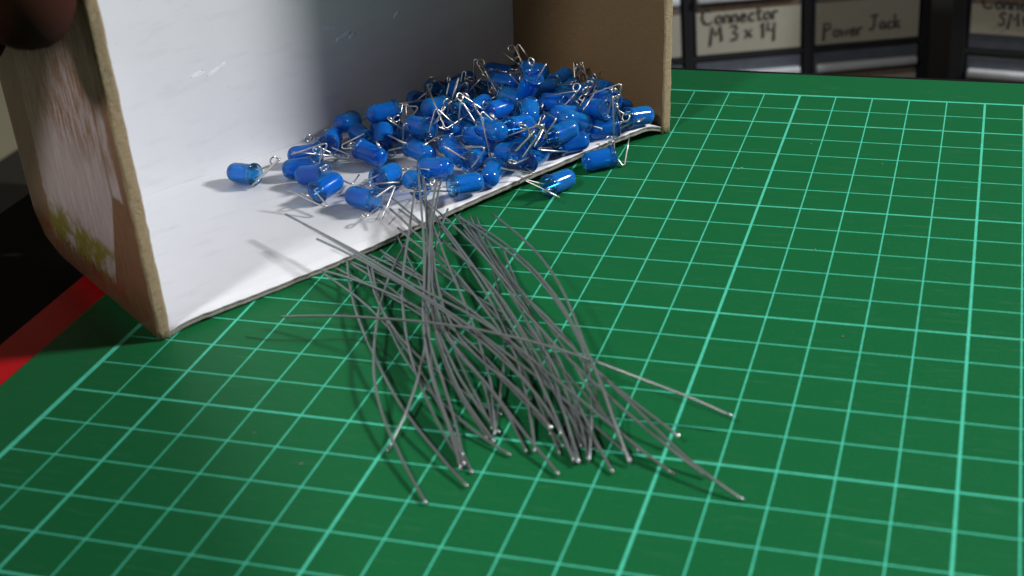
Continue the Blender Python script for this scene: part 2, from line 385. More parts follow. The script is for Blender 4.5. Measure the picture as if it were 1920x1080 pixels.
# ------------------------------------------------------------------ blue LEDs
LEDS = {
'L1':[[-12.458,-8.318,0.596],[-13.296,-8.134,0.535],2.119,[0.449,1.095,1.025,0.938],[0.8,0.8,0.1,5.458,3.136,1.081]],
'L2a':[[-11.354,-6.903,0.631],[-12.193,-7.069,0.539],4.652,[0.375,1.052,5.102,2.41],[0.24,0.854,5.955,2.761,2.741,1.026]],
'L2b':[[-11.188,-7.499,0.572],[-11.967,-7.86,0.525],0.04,[0.433,1.2,1.517,3.783],[0.557,0.994,1.288,3.382,2.361,0.881]],
'L3':[[-10.596,-8.135,0.665],[-11.442,-8.089,0.519],0.661,[0.154,0.864,1.021,1.222],[0.659,0.457,4.894,4.001,2.0,0.4]],
'L4':[[-10.489,-8.977,0.536],[-10.226,-8.159,0.569],5.044,[0.25,0.753,3.223,2.937],[0.648,1.2,4.63,2.075,2.72,1.053]],
'L5':[[-10.356,-6.699,0.734],[-9.547,-6.93,0.553],-0.119,[0.21,0.698,4.947,4.129],[0.343,0.411,4.821,2.874,2.844,0.813]],
'L6':[[-8.826,-9.207,0.544],[-9.647,-8.951,0.553],4.846,[0.55,1.2,1.571,3.216],[0.443,1.016,4.055,2.284,2.278,0.996]],
'L7':[[-9.136,-8.297,0.664],[-8.985,-7.459,0.551],4.899,[0.284,0.081,2.949,4.101],[0.61,0.0,4.796,-0.143,2.306,0.852]],
'L8':[[-7.94,-8.462,0.61],[-8.517,-7.828,0.55],3.239,[0.264,0.438,5.189,0.517],[0.52,1.166,3.377,0.67,2.747,1.2]],
'L9':[[-11.391,-6.398,0.615],[-11.583,-5.562,0.551],0.36,[0.55,0.828,0.843,0.47],[0.7,0.878,2.884,6.299,2.982,0.93]],
'L10':[[-11.444,-4.696,0.592],[-11.431,-5.527,0.814],5.464,[0.231,0.137,1.403,3.25],[0.216,0.483,0.83,6.416,2.819,1.008]],
'L11':[[-10.438,-5.969,0.595],[-11.082,-5.402,0.642],2.123,[0.55,1.2,4.16,0.489],[0.722,0.0,1.487,5.663,2.016,1.2]],
'L12':[[-9.881,-6.343,0.597],[-10.108,-5.573,0.904],1.791,[0.55,0.677,6.212,1.019],[0.351,0.861,1.079,0.298,2.901,1.117]],
'L13':[[-9.946,-5.023,1.119],[-10.487,-5.687,1.192],2.659,[0.213,0.472,1.018,5.343],[0.192,1.063,5.943,3.75,2.998,1.132]],
'L14':[[-9.091,-6.345,0.713],[-8.324,-6.708,0.574],5.761,[0.55,0.88,3.939,0.689],[0.494,0.0,0.947,4.47,2.806,0.921]],
'L15':[[-8.115,-6.268,0.811],[-7.461,-6.78,0.588],5.62,[0.55,1.2,0.17,2.271],[0.15,0.339,5.996,5.13,2.407,0.764]],
'L16':[[-9.294,-5.832,0.806],[-9.238,-5.006,0.574],0.937,[0.496,0.657,-0.041,1.48],[0.764,0.712,1.029,-0.228,2.957,0.774]],
'L17':[[-8.378,-5.653,0.854],[-7.959,-4.937,0.628],2.503,[0.197,0.4,4.643,6.711],[0.604,0.323,0.805,3.991,2.5,0.569]],
'L18':[[-7.811,-5.556,0.757],[-7.002,-5.845,0.78],-0.104,[0.55,1.2,6.129,2.095],[0.704,0.814,3.317,3.36,3.184,0.48]],
'L19':[[-7.409,-3.78,0.639],[-7.868,-4.507,0.609],1.661,[0.502,0.453,6.141,1.624],[0.716,1.019,6.371,3.048,2.257,1.2]],
'L20':[[-7.863,-5.128,1.17],[-7.597,-4.311,1.212],2.444,[0.46,1.2,4.93,1.117],[0.74,0.0,4.95,-0.144,2.0,1.2]],
'L21':[[-8.885,-4.372,0.629],[-9.733,-4.507,0.66],0.947,[0.55,0.77,1.142,2.704],[0.509,0.643,5.808,2.358,2.621,0.7]],
'L22':[[-9.915,-3.581,0.738],[-10.419,-2.902,0.582],0.655,[0.55,0.955,1.793,3.282],[0.646,0.966,1.059,5.009,2.875,0.634]],
'L23':[[-9.513,-3.044,0.856],[-10.092,-2.413,0.771],2.902,[0.55,1.2,4.391,5.036],[0.177,0.442,0.766,4.819,2.0,1.2]],
'L24':[[-9.459,-2.443,0.733],[-9.036,-1.698,0.815],4.083,[0.37,1.2,5.01,0.244],[0.612,0.425,3.727,2.989,2.0,0.543]],
'L25':[[-8.123,-0.951,0.618],[-8.969,-1.003,0.763],0.138,[0.484,1.2,1.52,3.918],[0.386,0.0,1.15,3.116,2.654,0.982]],
'L26':[[-7.708,-2.501,0.633],[-7.87,-1.664,0.742],1.408,[0.55,0.612,5.716,1.607],[0.339,0.83,0.383,1.471,2.177,1.2]],
'L27':[[-6.279,-4.352,1.961],[-6.717,-4.148,1.251],1.394,[0.264,0.09,0.131,1.831],[0.361,0.211,1.509,2.707,2.654,0.858]],
'L28':[[-6.454,-2.284,0.932],[-6.29,-1.448,0.915],2.925,[0.55,1.197,6.268,2.22],[0.647,0.228,0.984,5.259,2.311,1.131]],
'L29':[[-5.324,-3.447,0.876],[-6.153,-3.313,1.044],1.439,[0.55,1.192,0.071,1.396],[0.15,0.001,4.573,0.857,2.278,0.646]],
'L30':[[-5.067,-3.126,0.953],[-5.607,-2.462,0.874],2.533,[0.55,1.2,5.161,0.578],[0.33,0.675,3.424,0.652,2.593,1.017]],
'L31':[[-4.737,-3.466,0.776],[-4.106,-2.911,0.611],5.875,[0.258,0.0,-0.241,1.061],[0.648,0.385,1.236,2.611,2.089,1.168]],
'L32':[[-3.988,-3.991,0.769],[-3.442,-3.355,0.633],2.084,[0.438,0.615,5.321,2.058],[0.682,0.968,6.356,6.487,2.912,1.065]],
'L33':[[-4.095,-4.326,0.697],[-4.86,-4.701,0.645],1.018,[0.154,0.531,5.651,2.711],[0.627,0.208,1.002,0.943,2.0,0.826]],
'L34':[[-5.587,-3.871,0.669],[-6.418,-3.657,0.615],0.358,[0.184,1.0,0.186,0.161],[0.192,0.994,2.813,4.775,2.24,1.2]],
'L35':[[-6.432,-4.416,1.155],[-6.181,-5.229,1.116],4.819,[0.202,0.563,3.415,0.407],[0.558,0.932,5.738,0.893,2.193,0.646]],
'L36':[[-5.966,-4.221,0.664],[-5.859,-5.063,0.783],2.086,[0.248,0.826,2.445,2.691],[0.475,1.2,1.153,4.197,2.912,1.138]],
'L37':[[-5.299,-5.752,0.678],[-4.667,-5.17,0.65],-0.333,[0.17,0.0,3.196,0.225],[0.8,0.544,2.895,5.402,2.848,0.827]],
'L38':[[-6.589,-5.697,0.833],[-7.123,-5.051,0.642],6.487,[0.29,0.646,0.344,1.42],[0.492,0.642,2.594,3.957,2.57,1.112]],
'L39':[[-5.79,-6.782,0.666],[-5.597,-5.951,0.632],1.911,[0.55,0.154,-0.095,6.233],[0.377,1.2,1.288,5.775,2.255,1.2]],
'L40':[[-5.953,-5.688,0.666],[-6.449,-6.379,0.743],2.155,[0.55,0.979,6.037,-0.147],[0.15,0.725,3.337,2.278,3.104,1.2]],
'L41':[[-6.507,-7.023,0.644],[-6.454,-7.867,0.589],5.941,[0.294,0.602,4.114,1.351],[0.494,1.2,4.111,5.895,2.714,0.4]],
'L42':[[-7.116,-8.566,0.745],[-6.543,-7.934,0.641],5.944,[0.413,0.407,0.753,4.523],[0.344,0.528,2.778,1.555,2.503,0.82]],
'L43':[[-8.338,-7.384,0.602],[-7.496,-7.489,0.743],6.12,[0.465,0.0,3.616,4.688],[0.15,0.753,5.862,3.071,3.4,0.994]],
'L45':[[-7.125,-7.245,0.77],[-7.096,-6.403,0.601],0.865,[0.545,0.835,6.295,1.127],[0.722,1.2,1.433,1.652,2.558,1.123]],
'L47':[[-5.131,-7.307,0.29],[-4.704,-6.561,0.251],3.568,[0.146,0.0,3.9,6.78],[0.471,0.522,3.847,1.126,2.307,0.898]],
'L48':[[-3.977,-5.317,0.29],[-4.66,-5.84,0.273],2.512,[0.429,1.2,0.269,2.39],[0.15,1.2,2.726,0.672,2.294,0.696]],
'L49':[[-5.308,-4.961,0.678],[-5.843,-5.622,0.74],4.043,[0.259,1.004,3.824,2.131],[0.315,0.745,0.231,1.424,2.367,1.112]],
'L50':[[-7.334,-3.411,0.639],[-6.569,-3.804,0.631],1.874,[0.55,0.807,0.212,2.881],[0.8,0.947,0.0,5.502,2.438,0.895]],
'L51':[[-5.869,-2.178,0.865],[-6.232,-2.947,0.743],5.088,[0.55,1.2,2.771,5.244],[0.51,0.965,3.314,0.614,2.373,0.703]],
'L52':[[-8.571,-2.485,0.712],[-8.314,-1.677,0.572],2.367,[0.491,0.687,5.004,1.888],[0.711,0.798,5.796,5.594,2.798,1.074]],
'L53':[[-9.009,-3.034,0.612],[-9.323,-3.825,0.741],0.44,[0.55,1.2,1.101,2.955],[0.799,1.2,1.205,0.987,3.059,0.641]],
'L54':[[-4.538,-4.073,0.703],[-5.365,-3.858,0.633],4.553,[0.55,0.901,3.356,3.953],[0.514,0.788,2.97,0.543,2.74,0.775]],
'L55':[[-7.399,-1.772,0.719],[-7.004,-1.026,0.562],0.312,[0.55,0.626,1.044,4.138],[0.63,0.768,1.018,3.95,3.179,0.872]],
'L56':[[-9.898,-5.264,0.609],[-10.719,-5.014,0.557],6.078,[0.486,1.17,1.886,2.089],[0.645,1.079,2.495,4.104,2.211,1.115]],
'L57':[[-8.269,-4.232,0.628],[-9.012,-3.802,0.653],5.365,[0.55,1.2,3.101,1.935],[0.638,1.076,3.099,6.111,2.435,1.095]],
'L58':[[-6.443,-4.588,0.658],[-6.297,-5.435,0.621],5.832,[0.55,1.098,1.703,3.034],[0.526,1.048,2.241,5.479,2.406,0.679]],
'M1':[[-7.147,-6.068,1.263],[-6.419,-6.527,1.284],-0.113,[0.523,1.072,1.867,4.473],[0.634,1.045,1.864,5.434,2.384,0.661]],
'M2':[[-5.342,-6.207,1.096],[-4.859,-5.504,1.13],1.768,[0.55,0.798,6.295,2.911],[0.772,1.2,0.233,5.744,2.0,0.996]],
'M3':[[-4.273,-4.598,1.228],[-5.003,-4.185,1.109],2.313,[0.55,0.798,4.86,2.049],[0.667,0.997,5.384,4.412,2.476,0.965]],
'M4':[[-6.533,-6.023,1.222],[-6.069,-5.323,1.063],1.028,[0.529,0.626,1.367,1.096],[0.793,0.801,0.134,4.561,2.423,1.159]],
'M5':[[-5.508,-4.196,1.137],[-6.315,-3.917,1.095],0.514,[0.521,1.006,1.741,3.493],[0.742,0.934,0.532,2.156,2.425,1.04]],
'M6':[[-8.432,-5.0,1.064],[-8.064,-4.228,0.976],2.651,[0.435,1.2,5.385,2.816],[0.756,1.117,5.982,0.948,2.546,1.0]],
'M7':[[-6.621,-3.622,1.19],[-6.259,-2.849,1.102],1.437,[0.371,0.678,6.207,1.646],[0.8,1.197,5.76,1.409,2.0,1.043]],
'M8':[[-4.859,-4.778,0.874],[-5.251,-5.396,1.306],3.305,[0.18,0.866,0.052,2.461],[0.275,1.2,3.068,1.641,2.782,1.2]],
'M9':[[-8.103,-2.591,1.058],[-7.283,-2.847,1.102],2.827,[0.54,0.989,5.034,5.553],[0.727,1.067,5.278,2.459,2.419,0.657]],
'M10':[[-8.505,-6.26,1.198],[-9.273,-5.886,1.1],2.523,[0.465,0.852,5.669,2.016],[0.609,1.2,5.596,2.539,2.063,0.59]],
'M11':[[-5.903,-7.033,0.999],[-6.584,-6.57,0.792],0.915,[0.55,0.961,1.481,3.906],[0.779,1.2,1.433,-0.013,2.49,0.533]],
'M12':[[-8.438,-3.898,1.11],[-9.039,-3.285,1.135],1.976,[0.544,0.87,6.294,2.727],[0.742,0.979,5.828,0.769,2.74,0.737]],
'M13':[[-7.352,-5.203,1.228],[-6.951,-4.444,1.175],0.937,[0.531,0.909,0.01,1.175],[0.754,0.995,1.194,2.114,2.868,0.424]],
'M14':[[-5.554,-6.521,1.223],[-6.061,-5.855,1.2],0.251,[0.55,1.075,0.846,1.557],[0.619,1.094,1.796,3.907,2.174,0.684]],
'M16':[[-7.456,-3.683,1.148],[-6.687,-4.056,1.066],1.372,[0.55,0.881,7.107,-0.707],[0.778,0.866,6.5,-1.125,2.385,0.694]],
'M17':[[-5.188,-4.319,0.914],[-5.631,-4.994,1.199],2.357,[0.546,1.2,5.456,1.364],[0.8,1.2,5.469,-0.148,2.28,0.988]],
'M18':[[-8.8,-4.41,1.071],[-9.086,-5.2,1.256],2.147,[0.55,1.2,5.783,7.075],[0.8,1.2,-0.596,6.185,3.104,0.523]],
'M20':[[-4.244,-4.001,1.234],[-4.975,-3.573,1.088],1.941,[0.55,0.82,5.105,0.403],[0.622,1.038,5.948,0.627,2.312,1.081]],
'M21':[[-7.433,-1.807,1.142],[-6.68,-2.214,1.206],1.479,[0.528,1.013,6.309,3.253],[0.748,1.2,-0.085,1.392,2.748,0.4]],
'M22':[[-5.437,-2.02,0.831],[-4.723,-2.498,0.865],1.286,[0.544,0.956,0.691,0.089],[0.737,1.2,0.229,4.889,2.0,0.629]],
}

def led_body():
    bm = bmesh.new()
    prof = [(0, 0.05), (0.15, 0.05), (0.185, 0.035), (0.2, 0.004), (0.262, 0.0), (0.285, 0.02), (0.288, 0.05), (0.285, 0.085), (0.268, 0.10), (0.252, 0.112), (0.25, 0.13), (0.25, 0.3), (0.25, 0.5), (0.25, 0.64)]
    for k in range(1, 9):
        a = k / 8 * math.pi / 2
        prof.append((0.25 * max(0, math.cos(a)) ** 0.8 if k < 8 else 0, 0.64 + 0.22 * math.sin(a)))
    lathe(bm, prof, 28)
    bmesh.ops.recalc_face_normals(bm, faces=bm.faces)
    return bm
o_ = obj('epoxy_body', led_body(), M['led']); LED_ME = o_.data; bpy.data.objects.remove(o_)
def frame(base, tip, phi):
    z = (tip - base).normalized(); up = Vector((0, 0, 1)) if abs(z.z) < .9 else Vector((1, 0, 0))
    x = up.cross(z).normalized(); y = z.cross(x); c, s = math.cos(phi), math.sin(phi)
    X = x * c + y * s; Y = -x * s + y * c
    return Matrix(((X.x, Y.x, z.x, base.x), (X.y, Y.y, z.y, base.y), (X.z, Y.z, z.z, base.z), (0, 0, 0, 1)))
def uw(th, ps, om):
    u = Vector((math.sin(th) * math.cos(ps), math.sin(th) * math.sin(ps), -math.cos(th)))
    return u, u.cross(Vector((math.cos(om), math.sin(om), .3))).normalized()
def eye_leg(q):
    a1, th, ps, om = q; u, w = uw(th, ps, om); s = Vector((.127, 0, -.06))
    p = [Vector((.127, 0, .3)), Vector((.127, 0, .0)), s, s + u * .06, s + u * a1]; r = .1; c = s + u * a1 + w * r
    for k in range(1, 17):
        t = k / 16 * math.radians(335); p.append(c - w * r * math.cos(t) + u * r * math.sin(t))
    return p
def hairpin_leg(q):
    b1, th, ps, om, tr, b2 = q; u, w = uw(th, ps, om); s = Vector((-.127, 0, -.06))
    p = [Vector((-.127, 0, .42)), Vector((-.127, 0, .0)), s, s + u * .06, s + u * b1]; r = .055; c = s + u * b1 + w * r
    for k in range(1, 9):
        t = k / 8 * tr; p.append(c - w * r * math.cos(t) + u * r * math.sin(t))
    d = w * math.sin(tr) + u * math.cos(tr)
    p.append(p[-1] + d * b2 * .5); p.append(p[-1] + d * b2 * .5 + Vector((0.01, 0.01, 0)))
    return p
LED_LABEL = {}
HEAP = ('translucent blue LED half buried in the middle of the heap inside the box', 'blue LEDs heaped in the box')
G = 'blue LEDs heaped in the box'
LED_LABEL.update({
 'L1': 'blue LED farthest left, lying alone on the white box floor with dome pointing left',
 'L2a': 'blue LED lying behind another one, second pair from the left on the box floor',
 'L2b': 'blue LED in front of its twin, second from the left on the box floor',
 'L3': 'blue LED with a long shiny leg laid flat across the open white floor',
 'L4': 'blue LED showing its hollow base, a hairpin leg pointing left along the floor',
 'L5': 'blue LED with a bright glint on its dome, standing clear on the grey shaded floor',
 'L6': 'frontmost blue LED on the white floor, an eye-shaped leg in front of its base',
 'L7': 'short-looking blue LED turned base forward, just behind the frontmost LED',
 'L8': 'blue LED directly behind the upper tips of the grey wires, dome turned away',
 'L9': 'dark blue LED by the fold of the back panel, its base facing front',
 'L10': 'dark blue LED leaning at the shadow edge, touching the back fold',
 'L11': 'dark blue LED between the back fold and a standing LED, wire leg pointing left',
 'L12': 'blue LED standing nearly upright with its dome up at the shaded left of the heap',
 'L13': 'dark blue LED lying on top at the left end of the heap, dome pointing left',
 'L14': 'blue LED with a round glint on its dome, tipped toward the front of the floor',
 'L15': 'blue LED leaning forward in the middle front of the heap with a clear rim behind',
 'L16': 'small-looking blue LED with a bright straight leg standing up beside it',
 'L17': 'blue LED with a flat wire eye resting on its rim, middle of the heap',
 'L20': 'large-looking dark blue LED tilted upward in the shadow with a grey sheen line',
 'L21': 'dark blue LED lying lengthwise in the shadow along the back panel',
 'L24': 'very dark blue LED tilted up against the back panel',
 'L25': 'topmost dark LED in the back right corner with thin wires above it',
 'L27': 'blue LED standing on its dome atop the heap, a hairpin leg above it',
 'L28': 'blue LED at the back against the brown wall, an eye leg to its right',
 'L30': 'blue LED whose wire eye stands up in front of the brown right wall',
 'L31': 'blue LED lying along the foot of the brown right wall behind the rightmost one',
 'L32': 'rightmost blue LED in the box, its dome touching the front of the right wall',
 'L33': 'blue LED by the front rim below the rightmost one, clear base to the right',
 'L36': 'blue LED with its round dome facing the viewer, beside a long bright leg',
 'L37': 'blue LED with a white light streak, lying along the front floor rim',
 'L38': 'pale topped blue LED sitting high in the middle of the heap',
 'L39': 'blue LED showing its ring shaped base above a hairpin leg near the front rim',
 'L41': 'blue LED tipped over the front rim with its dome facing the viewer',
 'L42': 'blue LED lying on its side at the front rim, left of the tipped one',
 'L43': 'blue LED lying sideways behind the wire tips with a glint at its left rim',
 'L47': 'blue LED on the green mat with its wire legs toward the box, nearer the viewer',
 'L48': 'blue LED on the green mat under the box rim with a V-shaped leg',
})
LED_LABEL = {k: (LED_LABEL[k], 'blue LEDs spilled on the mat' if k in ('L47', 'L48') else G) if k in LED_LABEL else HEAP for k in LEDS}
LED_AUTO = {
"M6": "low-lying blue LED, middle of the heap, dome right, higher of two",
"L18": "low-lying blue LED, middle of the heap, dome right, lower of two",
"L19": "low-lying blue LED, right half of the heap, dome left, left of two",
"L34": "low-lying blue LED, right half of the heap, dome left, right of two",
"L22": "low-lying blue LED, middle of the heap, by back panel, dome up",
"L23": "low-lying blue LED, right half of the heap, by back panel, dome left, higher of two",
"L53": "low-lying blue LED, right half of the heap, by back panel, dome left, lower of two",
"L26": "low-lying blue LED, right end of the heap, dome up",
"L51": "low-lying blue LED, right end of the heap, dome left, higher of two",
"L29": "low-lying blue LED, right end of the heap, dome left, lower of two",
"L35": "high-lying blue LED, right half of the heap, dome down",
"M11": "low-lying blue LED, middle of the heap, by front rim, dome left, left of two",
"L40": "low-lying blue LED, middle of the heap, by front rim, dome left, right of two",
"L45": "low-lying blue LED, middle of the heap, by front rim, dome right",
"L49": "low-lying blue LED, right half of the heap, by front rim, dome left",
"L50": "low-lying blue LED, right half of the heap, dome right",
"L52": "low-lying blue LED, right half of the heap, by back panel, dome right",
"L54": "low-lying blue LED, right end of the heap, by front rim, dome left",
"L55": "low-lying blue LED, right end of the heap, dome right, higher of two",
"M22": "low-lying blue LED, right end of the heap, dome right, lower of two",
"L56": "low-lying blue LED, middle of the heap, by back panel, dome left",
"L57": "low-lying blue LED, middle of the heap, dome left",
"L58": "low-lying blue LED, right half of the heap, dome down",
"M1": "high-lying blue LED, middle of the heap, by front rim, dome right, left of two",
"M4": "high-lying blue LED, middle of the heap, by front rim, dome right, right of two",
"M2": "high-lying blue LED, right half of the heap, by front rim, dome right",
"M20": "high-lying blue LED, right end of the heap, by front rim, dome left, higher of two",
"M3": "high-lying blue LED, right end of the heap, by front rim, dome left, lower of two",
"M12": "high-lying blue LED, right half of the heap, dome left, higher of two",
"M5": "high-lying blue LED, right half of the heap, dome left, lower of two",
"M21": "high-lying blue LED, right end of the heap, dome right, higher of two",
"M7": "high-lying blue LED, right end of the heap, dome right, lower of two",
"M17": "high-lying blue LED, right half of the heap, by front rim, dome left, left of two",
"M8": "high-lying blue LED, right half of the heap, by front rim, dome left, right of two",
"M9": "high-lying blue LED, right half of the heap, dome right, highest of three",
"M16": "high-lying blue LED, right half of the heap, dome right, middle of three",
"M13": "high-lying blue LED, right half of the heap, dome right, lowest of three",
"M18": "high-lying blue LED, middle of the heap, dome left, higher of two",
"M10": "high-lying blue LED, middle of the heap, dome left, lower of two",
"M14": "high-lying blue LED, middle of the heap, by front rim, dome left"
}
for k_, v_ in LED_AUTO.items(): LED_LABEL[k_] = (v_, G)

for key, (b, tp, phi, qa, qb) in LEDS.items():
    b = Vector(b); tp = Vector(tp)
    lab, grp = LED_LABEL[key]
    t = thing('blue_led', b, lab, 'LED', grp)
    t.matrix_world = frame(b, tp, phi)
    bo = bpy.data.objects.new('epoxy_body', LED_ME); C.objects.link(bo); bo.parent = t
    obj('leg', tube(bmesh.new(), eye_leg(qa), 0.0215, 7), M['leg'], t)
    obj('leg', tube(bmesh.new(), hairpin_leg(qb), 0.0215, 7), M['leg'], t)

